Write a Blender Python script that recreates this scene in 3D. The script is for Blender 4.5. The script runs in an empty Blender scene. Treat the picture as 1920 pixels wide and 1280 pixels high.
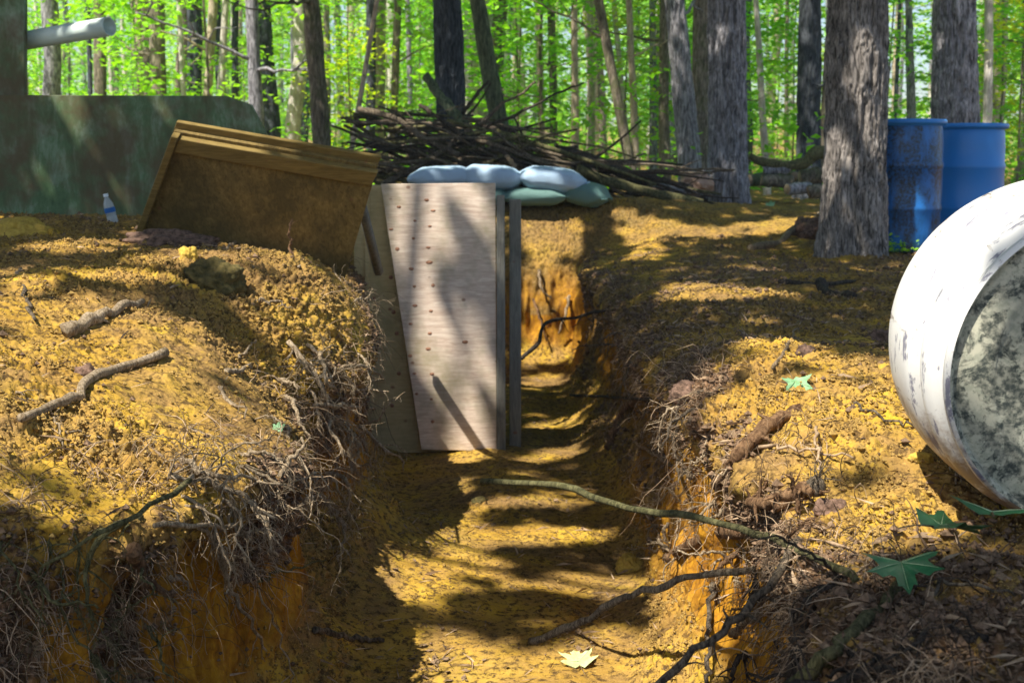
import bpy, math, random
import numpy as np
from mathutils import Vector, Matrix
from mathutils.bvhtree import BVHTree
R=math.radians
random.seed(7); rng=np.random.default_rng(11)
scene=bpy.context.scene
C=scene.collection
F=2400.0; PITCH=math.atan(320/2400.0); CAMZ=0.56
SUN=Vector((-0.38,-0.36,0.85)).normalized()
_f=Vector((0,math.cos(PITCH),-math.sin(PITCH))); _u=Vector((0,math.sin(PITCH),math.cos(PITCH))); _r=Vector((1,0,0))
CAM=Vector((0,0,CAMZ))
def ray(px,py): return _f+_r*((px-960)/F)-_u*((py-640)/F)
def W(px,py,Y):
    d=ray(px,py); return CAM+d*(Y/d.y)

# ---------------------------------------------------------------- helpers
def link(name,me,mats=None,parent=None):
    o=bpy.data.objects.new(name,me); C.objects.link(o)
    if mats is not None:
        for m in (mats if isinstance(mats,(list,tuple)) else [mats]): me.materials.append(m)
    if parent is not None: o.parent=parent
    return o
def empty(name,loc=(0,0,0),rz=0):
    o=bpy.data.objects.new(name,None); C.objects.link(o); o.location=loc; o.rotation_euler=(0,0,rz); o.empty_display_size=.1
    return o
def tag(o,label=None,cat=None,group=None,kind=None):
    if label: o['label']=label
    if cat: o['category']=cat
    if group: o['group']=group
    if kind: o['kind']=kind
    return o
def np_mesh(name,V,Fq,smooth=True):
    me=bpy.data.meshes.new(name); V=np.asarray(V,dtype=np.float32); Fq=np.asarray(Fq,dtype=np.int32)
    n,k=Fq.shape
    me.vertices.add(len(V)); me.vertices.foreach_set('co',V.ravel())
    me.loops.add(n*k); me.loops.foreach_set('vertex_index',Fq.ravel())
    me.polygons.add(n); me.polygons.foreach_set('loop_start',np.arange(0,n*k,k,dtype=np.int32))
    try: me.polygons.foreach_set('loop_total',np.full(n,k,dtype=np.int32))
    except Exception: pass
    me.polygons.foreach_set('use_smooth',np.full(n,smooth))
    me.update(calc_edges=True); me.validate()
    return me
def set_attr(me,name,vals):
    a=me.attributes.new(name,'FLOAT','POINT'); a.data.foreach_set('value',np.asarray(vals,dtype=np.float32))
def _h(i,j,k,s):
    n=(i*374761393+j*668265263+k*2147483647+s*1274126177)&0xffffffff
    n=((n^(n>>13))*1274126177)&0xffffffff
    n=((n^(n>>16))*2246822519)&0xffffffff
    return ((n^(n>>15))&0xffff)/32767.5-1.0
def vnoise(P,sc,seed=0):
    P=np.asarray(P,dtype=np.float64)*np.asarray(sc,dtype=np.float64)
    I=np.floor(P).astype(np.int64); f=P-I; f=f*f*(3-2*f)
    x,y,z=I[:,0],I[:,1],I[:,2]; out=0
    for dx in (0,1):
        wx=f[:,0] if dx else 1-f[:,0]
        for dy in (0,1):
            wy=f[:,1] if dy else 1-f[:,1]
            for dz in (0,1):
                wz=f[:,2] if dz else 1-f[:,2]
                out=out+wx*wy*wz*_h(x+dx,y+dy,z+dz,seed)
    return out
def fbm(P,sc,seed=0,o=3):
    a=1;t=0;s=np.asarray(sc,dtype=np.float64)*1.0;n=0
    for k in range(o): t=t+a*vnoise(P,s*2.03**k,seed+k*7); n+=a; a*=.5
    return t/n
def sstep(a,b,x):
    t=np.clip((x-a)/(b-a),0,1); return t*t*(3-2*t)
class MB:
    def __init__(s): s.v=[]; s.f=[]
    def add(s,V,Fs):
        b=len(s.v); s.v.extend([tuple(p) for p in V]); s.f.extend([tuple(i+b for i in q) for q in Fs])
    def box(s,c,d,M=None,bev=0):
        x,y,z=[a/2 for a in d]; V=[Vector((sx*x,sy*y,sz*z)) for sx in(-1,1) for sy in(-1,1) for sz in(-1,1)]
        if M is not None: V=[M@v for v in V]
        V=[v+Vector(c) for v in V]
        s.add(V,[(0,1,3,2),(4,6,7,5),(0,4,5,1),(2,3,7,6),(0,2,6,4),(1,5,7,3)])
    def slab(s,quad,th,n=None):
        q=[Vector(a) for a in quad]
        if n is None: n=(q[1]-q[0]).cross(q[2]-q[1]).normalized()
        m=len(q); V=q+[a+n*th for a in q]
        s.add(V,[tuple(range(m))[::-1],tuple(range(m,2*m))]+[(i,(i+1)%m,m+(i+1)%m,m+i) for i in range(m)])
    def tube(s,pts,radii,n=7,jit=0,flat=1):
        pts=[Vector(p) for p in pts]; m=len(pts)
        if isinstance(radii,(int,float)): radii=[radii]*m
        b=len(s.v); prev=None
        for i,p in enumerate(pts):
            t=(pts[min(i+1,m-1)]-pts[max(i-1,0)])
            t=t.normalized() if t.length>1e-9 else Vector((0,0,1))
            if prev is None:
                a=t.cross(Vector((0,0,1)));
                if a.length<.05: a=t.cross(Vector((1,0,0)))
            else: a=prev-t*prev.dot(t)
            a.normalize(); prev=a; c=t.cross(a)
            for k in range(n):
                an=2*math.pi*k/n; r=radii[i]*(1+random.uniform(-jit,jit))
                s.v.append(tuple(p+a*(math.cos(an)*r)+c*(math.sin(an)*r*flat)))
        for i in range(m-1):
            for k in range(n):
                s.f.append((b+i*n+k,b+i*n+(k+1)%n,b+(i+1)*n+(k+1)%n,b+(i+1)*n+k))
        s.f.append(tuple(b+k for k in range(n))[::-1]); s.f.append(tuple(b+(m-1)*n+k for k in range(n)))
    def lathe(s,prof,n=64,M=None):
        b=len(s.v); m=len(prof)
        for (r,z) in prof:
            for k in range(n):
                a=2*math.pi*k/n; v=Vector((r*math.cos(a),r*math.sin(a),z))
                s.v.append(tuple(M@v if M is not None else v))
        for i in range(m-1):
            for k in range(n): s.f.append((b+i*n+k,b+i*n+(k+1)%n,b+(i+1)*n+(k+1)%n,b+(i+1)*n+k))
    def build(s,name,mat,parent=None,smooth=True,bevel=0,auto=None):
        me=bpy.data.meshes.new(name); me.from_pydata(s.v,[],s.f); me.update()
        if smooth: me.polygons.foreach_set('use_smooth',[True]*len(me.polygons))
        o=link(name,me,mat,parent)
        if auto:
            me.polygons.foreach_set('use_smooth',[True]*len(me.polygons))
            try: me.set_sharp_from_angle(angle=R(auto))
            except Exception: pass
        if bevel:
            bm=o.modifiers.new('bevel','BEVEL'); bm.width=bevel; bm.segments=2; bm.limit_method='ANGLE'
        return o

# ---------------------------------------------------------------- materials
def newmat(name):
    m=bpy.data.materials.new(name); m.use_nodes=True; nt=m.node_tree; nt.nodes.clear()
    out=nt.nodes.new('ShaderNodeOutputMaterial'); return m,nt,out
def N(nt,t,**k):
    n=nt.nodes.new(t)
    for a,b in k.items():
        if a in n.inputs: n.inputs[a].default_value=b
        else: setattr(n,a,b)
    return n
def coords(nt,scale=(1,1,1),kind='Object'):
    tc=N(nt,'ShaderNodeTexCoord'); mp=N(nt,'ShaderNodeMapping'); mp.inputs['Scale'].default_value=scale
    if kind=='World':
        g=N(nt,'ShaderNodeNewGeometry'); nt.links.new(g.outputs['Position'],mp.inputs['Vector'])
    else: nt.links.new(tc.outputs[kind],mp.inputs['Vector'])
    return mp.outputs[0]
def noise(nt,vec,scale,detail=4,rough=.6,dist=0):
    n=N(nt,'ShaderNodeTexNoise'); n.inputs['Scale'].default_value=scale; n.inputs['Detail'].default_value=detail
    n.inputs['Roughness'].default_value=rough; n.inputs['Distortion'].default_value=dist
    nt.links.new(vec,n.inputs['Vector']); return n.outputs['Fac']
def ramp(nt,fac,stops,interp='LINEAR'):
    r=N(nt,'ShaderNodeValToRGB'); cr=r.color_ramp; cr.interpolation=interp
    while len(cr.elements)<len(stops): cr.elements.new(.5)
    for e,(p,c) in zip(cr.elements,stops):
        e.position=p; e.color=(c[0],c[1],c[2],1) if not isinstance(c,(int,float)) else (c,c,c,1)
    nt.links.new(fac,r.inputs[0]); return r.outputs[0]
def mix(nt,fac,a,b,mode='MIX'):
    m=N(nt,'ShaderNodeMix'); m.data_type='RGBA'; m.blend_type=mode
    for i,x in ((0,fac),(6,a),(7,b)):
        if hasattr(x,'is_linked') or hasattr(x,'links'): nt.links.new(x,m.inputs[i])
        else: m.inputs[i].default_value=x if isinstance(x,(int,float)) else (x[0],x[1],x[2],1)
    return m.outputs[2]
def bsdf(nt,out,col,rough=.8,bump=None,bs=.3,bd=.01,spec=.3):
    b=N(nt,'ShaderNodeBsdfPrincipled')
    if hasattr(col,'links'): nt.links.new(col,b.inputs['Base Color'])
    else: b.inputs['Base Color'].default_value=(*col,1)
    if hasattr(rough,'links'): nt.links.new(rough,b.inputs['Roughness'])
    else: b.inputs['Roughness'].default_value=rough
    b.inputs['Specular IOR Level'].default_value=spec
    if bump is not None:
        bp=N(nt,'ShaderNodeBump'); bp.inputs['Strength'].default_value=bs; bp.inputs['Distance'].default_value=bd
        nt.links.new(bump,bp.inputs['Height']); nt.links.new(bp.outputs[0],b.inputs['Normal'])
    nt.links.new(b.outputs[0],out.inputs[0]); return b
def mat_bark(name,dark,light,sc=1.0,moss=None,pale=False):
    m,nt,out=newmat(name)
    v=coords(nt,(1,1,.2)); v2=coords(nt,(1,1,1))
    a=noise(nt,v,42*sc,7,.75,.5); b=noise(nt,v2,6*sc,3); 
    c=ramp(nt,a,[(.40,dark),(.5,tuple((x+y)/2 for x,y in zip(dark,light))),(.60,light)])
    c=mix(nt,ramp(nt,b,[(.35,0),(.7,1)]),c,mix(nt,.5,c,tuple(x*.55 for x in dark)))
    if pale:
        v3=coords(nt,(1,1,3)); s=noise(nt,v3,9,5,.8); c=mix(nt,ramp(nt,s,[(.6,0),(.68,1)]),c,(.10,.09,.08))
    if moss:
        s=noise(nt,coords(nt,(1,1,.6)),5,4,.7); c=mix(nt,ramp(nt,s,[(.5,0),(.68,.8)]),c,moss)
    bsdf(nt,out,c,.9,a,.9,.02,.2); return m
def mat_simple(name,c1,c2,scale=20,stretch=(1,1,1),rough=.85,bd=.003,bs=.5,kind='Object',spec=.25,lo=.35,hi=.65):
    m,nt,out=newmat(name); v=coords(nt,stretch,kind); a=noise(nt,v,scale,5,.65)
    bsdf(nt,out,ramp(nt,a,[(lo,c1),(hi,c2)]),rough,a,bs,bd,spec); return m
def mat_leaf(name,c1,c2,tr,k=.5,sc=2.5):
    m,nt,out=newmat(name)
    v=coords(nt,(1,1,1),'World'); a=noise(nt,v,sc,3,.7); oi=N(nt,'ShaderNodeObjectInfo')
    g=noise(nt,v,17,1,.5)
    c=ramp(nt,a,[(.35,c1),(.65,c2)]); c=mix(nt,ramp(nt,g,[(.35,.0),(.7,.55)]),c,tuple(x*1.5 for x in c2))
    h=N(nt,'ShaderNodeHueSaturation'); ma=N(nt,'ShaderNodeMapRange'); ma.inputs[3].default_value=.475; ma.inputs[4].default_value=.515
    nt.links.new(oi.outputs['Random'],ma.inputs[0]); nt.links.new(ma.outputs[0],h.inputs['Hue']); nt.links.new(c,h.inputs['Color'])
    d=N(nt,'ShaderNodeBsdfPrincipled'); d.inputs['Roughness'].default_value=.55; d.inputs['Specular IOR Level'].default_value=.3
    nt.links.new(h.outputs[0],d.inputs['Base Color'])
    t=N(nt,'ShaderNodeBsdfTranslucent'); mm=mix(nt,1.0,h.outputs[0],tr,'MULTIPLY'); nt.links.new(mm,t.inputs[0])
    mx=N(nt,'ShaderNodeMixShader'); mx.inputs[0].default_value=k
    nt.links.new(d.outputs[0],mx.inputs[1]); nt.links.new(t.outputs[0],mx.inputs[2]); nt.links.new(mx.outputs[0],out.inputs[0]); return m

def mat_soil():
    m,nt,out=newmat('soil'); v=coords(nt,(1,1,1),'World')
    def attr(n):
        a=N(nt,'ShaderNodeAttribute'); a.attribute_name=n; return a.outputs['Fac']
    n1=noise(nt,v,3.2,5,.65); n2=noise(nt,v,42,4,.7); n3=noise(nt,v,150,3,.7); n4=noise(nt,v,9,5,.7)
    base=ramp(nt,n1,[(.3,(.27,.15,.024)),(.5,(.43,.265,.034)),(.7,(.58,.385,.05))])
    base=mix(nt,ramp(nt,n4,[(.45,0),(.62,.6)]),base,(.40,.24,.075))
    n5=noise(nt,v,1.7,4,.7,.6); base=mix(nt,ramp(nt,n5,[(.42,0),(.58,.85)]),base,(.22,.135,.06))
    n6=noise(nt,v,5.5,5,.75,.4); base=mix(nt,ramp(nt,n6,[(.58,0),(.68,.6)]),base,(.62,.44,.03))
    base=mix(nt,ramp(nt,n2,[(.40,.95),(.51,0)]),base,(.08,.048,.02))
    base=mix(nt,ramp(nt,n3,[(.55,0),(.7,.5)]),base,(.62,.40,.11))
    # clay face
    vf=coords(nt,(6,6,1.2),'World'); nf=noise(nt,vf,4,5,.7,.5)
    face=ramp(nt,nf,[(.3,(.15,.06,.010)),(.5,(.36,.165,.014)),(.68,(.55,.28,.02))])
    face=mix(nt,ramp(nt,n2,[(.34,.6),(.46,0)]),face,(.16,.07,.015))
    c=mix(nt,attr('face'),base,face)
    hum_shade=ramp(nt,n2,[(.3,(.02,.012,.008)),(.5,(.12,.068,.036)),(.68,(.34,.21,.13))])
    c=mix(nt,attr('humus_shade'),c,hum_shade)
    lit=ramp(nt,n2,[(.32,(.05,.034,.014)),(.5,(.16,.105,.035)),(.62,(.25,.17,.075)),(.75,(.36,.27,.17))])
    lit=mix(nt,ramp(nt,n4,[(.5,0),(.6,.7)]),lit,(.30,.18,.05))
    c=mix(nt,attr('litter'),c,lit)
    h=mix(nt,.4,n2,n3)
    bsdf(nt,out,c,.95,h,.9,.007,.12); return m
M={}
M['soil']=mat_soil()
M['crumb']=mat_simple('crumb',(.10,.06,.025),(.50,.33,.10),240,kind='World',rough=.95,bd=.002,spec=.1)
M['crumb_dark']=mat_simple('crumb_dark',(.06,.04,.025),(.26,.17,.11),90,kind='World',rough=.95,bd=.002,spec=.1)
M['litter']=mat_simple('litter',(.06,.04,.02),(.34,.23,.14),60,kind='World',rough=.9,bd=.001)
M['bark_grey']=mat_bark('bark_grey',(.075,.073,.08),(.52,.51,.55))
M['bark_big']=mat_bark('bark_big',(.05,.044,.04),(.52,.47,.44),1.3)
M['bark_dark']=mat_bark('bark_dark',(.018,.022,.028),(.13,.145,.17))
M['bark_brown']=mat_bark('bark_brown',(.07,.058,.04),(.40,.34,.26),moss=(.10,.12,.04))
M['bark_green']=mat_bark('bark_green',(.05,.065,.035),(.22,.26,.15))
M['bark_pale']=mat_bark('bark_pale',(.42,.38,.33),(.85,.80,.74),pale=True)
M['bark_tan']=mat_bark('bark_tan',(.34,.27,.20),(.75,.62,.48),pale=True)
M['leaf']=mat_leaf('leaf',(.08,.26,.014),(.29,.61,.03),(1.5,1.5,.5))
M['leaf_far']=mat_leaf('leaf_far',(.12,.30,.05),(.40,.64,.13),(1.3,1.4,.9),.5,.6)  # paler leaf green, distance haze put into the colour
M['leaf_yellow']=mat_leaf('leaf_yellow',(.22,.42,.01),(.50,.66,.02),(1.4,1.3,.4))
M['leaf_shade']=mat_leaf('leaf_shade',(.05,.12,.015),(.08,.18,.02),(.35,.35,.3),.15)
M['stick']=mat_bark('stick',(.05,.04,.03),(.34,.27,.19),2.5)
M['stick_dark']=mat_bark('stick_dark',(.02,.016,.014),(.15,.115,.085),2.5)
M['stick_green']=mat_bark('stick_green',(.06,.06,.025),(.26,.24,.11),2)
M['root']=mat_bark('root',(.14,.09,.05),(.66,.50,.32),3.5)
M['root_orange']=mat_bark('root_orange',(.10,.05,.025),(.42,.25,.13),1.6)
M['hair']=mat_simple('hair',(.17,.11,.06),(.60,.44,.29),25,kind='World',rough=.8,bd=.0005)
M['root_pale']=mat_bark('root_pale',(.26,.18,.10),(.82,.66,.46),3.5)
M['hair_dark']=mat_simple('hair_dark',(.03,.02,.012),(.16,.10,.06),25,kind='World',rough=.8,bd=.0005)

# ---------------------------------------------------------------- terrain
def row(L,tL,Fc,tR,Rr):
    L=[Vector(p) for p in L]; Rr=[Vector(p) for p in Rr]; tL=Vector(tL); tR=Vector(tR)
    def um(lip,toe,outer):
        o=(lip-outer); o.z=0
        if o.length>0: o.normalize()
        dep=max(0,lip.z-toe.z); k=min(1,dep/.5)*(1.5 if lip.x<0 and lip.y<4.5 else 1)
        un=lip.lerp(toe,.28)-o*.07*k; md=lip.lerp(toe,.36)-o*.05*k; md.z=lip.z+(toe.z-lip.z)*.72
        return un,md
    uL,mL=um(L[4],tL,L[3]); uR,mR=um(Rr[0],tR,Rr[1])
    return L+[uL,mL,tL,Vector(Fc),tR,mR,uR]+Rr
FZ=-.72
NET=[
 row([(-9,-6,.0),(-6,-6,0),(-4.5,-6,0),(-4,-6,-.05),(-3.8,-6,-.1)],(-3,-6,FZ),(-1,-6,FZ),(.0,-6,FZ),[(.4,-6,-.15),(.7,-6,-.05),(1.2,-6,0),(3,-6,.05),(9,-6,.05)]),
 row([(-9,1.6,.2),(-6,1.5,.2),(-4.5,1.5,.2),(-4,1.3,.05),(-3.9,1.1,-.02)],(-3.4,.5,FZ),(-1,.3,FZ),(.1,.6,FZ),[(.4,.6,-.16),(.6,.6,-.08),(.95,.6,-.02),(2,.6,.02),(8,.6,.05)]),
 row([(-9,4,.25),(-3.9,3.6,.27),(-3.3,2.9,.24),(-3.0,2.15,.08),(-2.9,1.8,.0)],(-2.5,1.35,FZ),(-.8,1.1,FZ),(.15,1.2,FZ),[(.41,1.2,-.15),(.6,1.2,-.09),(.9,1.2,-.04),(1.8,1.2,.02),(8,1.2,.05)]),
 row([(-9,4.4,.25),(-2.5,3.7,.27),(-1.75,2.85,.22),(-1.4,2.34,.06),(-1.3,2.08,-.02)],(-1.22,1.85,FZ),(-.4,1.5,FZ),(.2,1.55,FZ),[(.44,1.55,-.13),(.6,1.55,-.09),(.9,1.55,-.05),(1.7,1.6,.02),(8,1.6,.05)]),
 row([(-9,4.7,.25),(-2.3,3.8,.27),(-1.4,2.9,.19),(-1.02,2.40,.05),(-.9,2.17,-.03)],(-.83,1.95,FZ),(-.25,1.75,FZ),(.22,1.8,FZ),[(.48,1.8,-.13),(.64,1.8,-.09),(.92,1.8,-.07),(1.7,1.9,.02),(8,1.9,.05)]),
 row([(-9,5,.25),(-2.2,3.95,.28),(-1.25,3.05,.16),(-.85,2.50,-.02),(-.69,2.33,-.11)],(-.64,2.16,FZ),(-.15,2.05,FZ),(.22,2.05,FZ),[(.50,2.05,-.12),(.68,2.05,-.09),(.95,2.05,-.06),(1.7,2.2,.02),(8,2.2,.05)]),
 row([(-9,5.2,.25),(-2.2,4.1,.28),(-1.15,3.25,.17),(-.78,2.78,-.01),(-.58,2.64,-.13)],(-.50,2.55,FZ),(-.1,2.5,FZ),(.25,2.5,FZ),[(.50,2.5,-.08),(.67,2.5,-.01),(.98,2.5,.0),(1.7,2.6,.04),(8,2.7,.05)]),
 row([(-9,5.4,.25),(-2.1,4.3,.28),(-1.05,3.5,.19),(-.72,3.18,.02),(-.51,3.1,-.18)],(-.43,3.1,-.69),(.02,3.1,FZ),(.31,3.05,FZ),[(.47,3.05,-.05),(.64,3.05,.055),(.96,3.1,.07),(1.8,3.2,.05),(8,3.3,.05)]),
 row([(-9,5.6,.26),(-2.1,4.6,.29),(-1.02,3.95,.23),(-.78,3.72,.06),(-.61,3.68,-.20)],(-.47,3.7,-.60),(.12,3.7,FZ),(.40,3.7,FZ),[(.46,3.6,-.07),(.66,3.6,.06),(1.0,3.6,.06),(1.9,3.7,.04),(8,3.8,.05)]),
 row([(-9,6,.26),(-2.2,5.0,.29),(-1.05,4.4,.28),(-.68,4.3,.22),(-.47,4.3,-.12)],(-.41,4.3,-.62),(.08,4.3,FZ),(.44,4.4,FZ),[(.46,4.3,-.11),(.7,4.3,.0),(1.1,4.3,.0),(2.2,4.4,.0),(9,4.5,.05)]),
 row([(-9,6.5,.27),(-2.4,5.6,.30),(-1.1,5.1,.25),(-.78,5.1,.17),(-.60,5.1,-.02)],(-.56,5.1,FZ),(0,5.1,FZ),(.40,5.1,FZ),[(.48,5.1,-.15),(.74,5.1,-.02),(1.25,5.1,-.02),(2.6,5.2,.0),(10,5.3,.05)]),
 row([(-10,7.2,.28),(-2.7,6.4,.32),(-1.4,6.1,.28),(-.98,6.1,.2),(-.74,6.1,.1)],(-.62,6.1,FZ),(-.1,6.1,FZ),(.36,6.1,FZ),[(.50,6.1,-.16),(.78,6.1,.0),(1.4,6.1,.02),(3.0,6.2,.0),(11,6.3,.05)]),
 row([(-11,8.2,.28),(-3.2,7.7,.30),(-1.7,7.5,.28),(-1.1,7.5,.2),(-.75,7.5,.05)],(-.6,7.5,FZ),(-.1,7.5,FZ),(.36,7.5,FZ),[(.49,7.5,-.1),(.8,7.5,-.03),(1.6,7.5,-.02),(3.6,7.6,.0),(12,7.7,.05)]),
 row([(-12,9.6,.28),(-3.8,9.4,.30),(-1.9,9.4,.30),(-1.2,9.4,.25),(-.85,9.4,.1)],(-.7,9.45,FZ),(-.1,9.5,FZ),(.42,9.5,FZ),[(.52,9.3,-.1),(.85,9.3,.0),(1.8,9.2,.03),(4.0,9.2,.0),(13,9.2,.05)]),
 row([(-12,9.8,.28),(-3.8,9.65,.30),(-1.9,9.65,.32),(-1.2,9.65,.3),(-.85,9.65,.2)],(-.6,9.68,-.12),(-.1,9.7,-.14),(.35,9.7,-.14),[(.6,9.68,-.04),(.95,9.65,.05),(1.8,9.6,.08),(4.0,9.6,.02),(13,9.6,.05)]),
 row([(-13,10.4,.28),(-4,10.2,.30),(-2,10.2,.33),(-1.2,10.2,.33),(-.9,10.2,.32)],(-.6,10.2,.30),(-.1,10.2,.29),(.35,10.2,.28),[(.65,10.2,.3),(1.0,10.2,.31),(1.7,10.3,.26),(4.2,10.4,.06),(13,10.4,.05)]),
 row([(-14,11.4,.28),(-4.5,11.2,.30),(-2.2,11,.33),(-1.4,11,.33),(-1,11,.33)],(-.6,11,.33),(-.1,11,.33),(.4,11,.32),[(.8,11,.32),(1.2,11,.30),(1.9,11,.25),(4.8,11,.12),(14,11,.1)]),
 row([(-20,14,.3),(-7,14,.3),(-4,14,.3),(-3,14,.3),(-2,14,.3)],(-1,14,.3),(0,14,.3),(1,14,.28),[(2,14,.26),(3,14,.22),(4,14,.2),(7,14,.18),(20,14,.15)]),
 row([(-40,24,.35),(-14,24,.35),(-8,24,.35),(-6,24,.3),(-4,24,.3)],(-2,24,.3),(0,24,.3),(2,24,.3),[(4,24,.3),(6,24,.3),(8,24,.3),(14,24,.3),(40,24,.3)]),
 row([(-90,60,1.6),(-40,60,1.4),(-24,60,1.2),(-16,60,1.2),(-10,60,1)],(-5,60,1),(0,60,1),(5,60,1),[(10,60,1),(16,60,1),(24,60,1),(40,60,1.2),(90,60,1.5)]),
 row([(-200,160,6),(-100,160,6),(-60,160,6),(-40,160,6),(-25,160,6)],(-12,160,6),(0,160,6),(12,160,6),[(25,160,6),(40,160,6),(60,160,6),(100,160,6),(200,160,6)]),
]
SR=[4,8,22,44,80,110,120,130,120,100,90,70,60,40,46,40,36,30,16,8]
SCn=[16,110,120,80,44,70,56,56,56,50,60,40,80,90,80,30]
def cr_w(t,ten=.42):
    t2=t*t;t3=t2*t
    h00=2*t3-3*t2+1;h10=t3-2*t2+t;h01=-2*t3+3*t2;h11=t3-t2
    return h00,h10,h01,h11,ten
def resample(A,S):      # A: (n,k,3) along axis 0
    n=len(A); out=[];par=[]
    for i in range(n-1):
        t=np.linspace(0,1,S[i],endpoint=False)
        if i==n-2: t=np.linspace(0,1,S[i]+1)
        h00,h10,h01,h11,ten=cr_w(t)
        p0,p1=A[i],A[i+1]; d=p1-p0
        dl=np.linalg.norm(d,axis=-1,keepdims=True)+1e-9
        def tang(j):
            a=A[j]-A[j-1] if j>0 else None; b=A[j+1]-A[j] if j<n-1 else None
            if a is None: return b/ (np.linalg.norm(b,axis=-1,keepdims=True)+1e-9)
            if b is None: return a/ (np.linalg.norm(a,axis=-1,keepdims=True)+1e-9)
            la=np.linalg.norm(a,axis=-1,keepdims=True)+1e-9; lb=np.linalg.norm(b,axis=-1,keepdims=True)+1e-9
            return (a/la*lb+b/lb*la)/(la+lb)
        m0=tang(i)*dl*.85; m1=tang(i+1)*dl*.85
        e=lambda h:h[:,None,None]
        out.append(e(h00)*p0[None]+e(h10)*m0[None]+e(h01)*p1[None]+e(h11)*m1[None]); par.append(i+t)
    return np.concatenate(out),np.concatenate(par)
A=np.array([[tuple(p) for p in r] for r in NET])
G,parR=resample(A,SR)
G2,parC=resample(np.swapaxes(G,0,1),SCn); G=np.swapaxes(G2,0,1)
nr,nc,_=G.shape
du=np.gradient(G,axis=1); dv=np.gradient(G,axis=0)
NN=np.cross(du,dv); NN/=np.linalg.norm(NN,axis=-1,keepdims=True)+1e-12
if NN[nr//2,5,2]<0: NN=-NN
P=G.reshape(-1,3); Nn=NN.reshape(-1,3)
cc=np.tile(parC,nr); rr=np.repeat(parR,nc); X,Y,Z=P[:,0],P[:,1],P[:,2]
trench=((cc>3.9)&(cc<12.1)).astype(float)
steep=1-np.clip(Nn[:,2],0,1)
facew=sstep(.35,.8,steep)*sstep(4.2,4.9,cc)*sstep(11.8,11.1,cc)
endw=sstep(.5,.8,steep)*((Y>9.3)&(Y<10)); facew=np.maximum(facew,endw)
far=sstep(10,20,Y)
big=fbm(P,2.2,1,2); med=fbm(P,8,5,2); sm=fbm(P,26,9,2); fine=vnoise(P,75,15)+.7*vnoise(P,140,19)
lump=np.clip(fbm(P,13,21,2),0,1)
fl=fbm(P*np.array([1,1,.25]),14,31,3)
rgh=.25+1.3*sstep(-.35,.45,fbm(P,2.7,63,3)); disp=(1-facew)*(.035*big+.018*med+.013*sm*rgh*.75+.010*fine*rgh+.02*lump**1.5)+facew*(.035*big+.08*fl+.008*sm+.003*fine)
flo=sstep(6.7,7.3,cc)*sstep(9.3,8.7,cc)*(Y<9.4)
disp=disp*(1-.55*flo)
disp*=(1-far)+far*3.0*.5
disp*=np.where(Y<1.2,.5,1)
ragged=sstep(3.3,4,cc)*sstep(5.2,4.3,cc)+sstep(12.8,12.1,cc)*sstep(10.8,11.8,cc)
disp+=ragged*(Y<9.2)*(.035*fbm(P,7,41,3)+.012*vnoise(P,30,43))
Pd=P+Nn*disp[:,None]
# material masks (kinds of soil, plus painted shade in the near corners)
nz=fbm(P,5,51,3); nz2=fbm(P,16,57,3)
hum_shade=(sstep(3.2,4.0,cc)*sstep(5.7,4.9,cc)*(Y<6)+sstep(13.1,12.3,cc)*sstep(10.4,11.2,cc)*(Y<9.2))
hum_shade=sstep(.5,.9,hum_shade*(.7+1.1*nz)+.45*nz2)*np.where(cc<8,.8,1)
hum_shade=np.where((X<-.62)&(Y<2.4)&(cc>4.1)&(cc<7),np.maximum(hum_shade,sstep(-.3,.1,nz)),hum_shade)  # near left hollow: its shade put in as dark soil colour
hum_shade=np.maximum(hum_shade,((X>.45)&(Y>0))*sstep(2.2,1.9,Y+.3*nz)*sstep(-.5,.1,nz2))  # near right corner: shade painted as dark soil colour too
rb=((cc>11.6)&(Y>3.7)&(Y<9.5)).astype(float)
litt=rb*sstep(-.25,.3,nz+.15*nz2)*.85
litt=np.maximum(litt,(cc>9.4)*(cc<12.2)*(Y>3.6)*(Y<9)*sstep(-.3,.25,nz)*.9)
litt=np.maximum(litt,((Y>10.8))*sstep(-.3,.3,nz)*.9)
litt=np.maximum(litt,flo*sstep(.1,.5,nz)*.5)
litt=np.maximum(litt,((cc<3)&(Y>4.2))*sstep(.0,.5,nz)*.5)
litt=np.maximum(litt,((Y>9.6)&(Y<11.5)&(X>-.6))*(.30+.55*sstep(-.2,.4,nz)))
idx=np.arange(nr*nc).reshape(nr,nc)
Q=np.stack([idx[:-1,:-1],idx[:-1,1:],idx[1:,1:],idx[1:,:-1]],-1).reshape(-1,4)
me=np_mesh('ground',Pd,Q); set_attr(me,'humus_shade',hum_shade); set_attr(me,'litter',litt); set_attr(me,'face',facew)
ground=tag(link('ground',me,M['soil']),kind='structure',label='ochre sandy soil with a trench dug through it')
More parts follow.
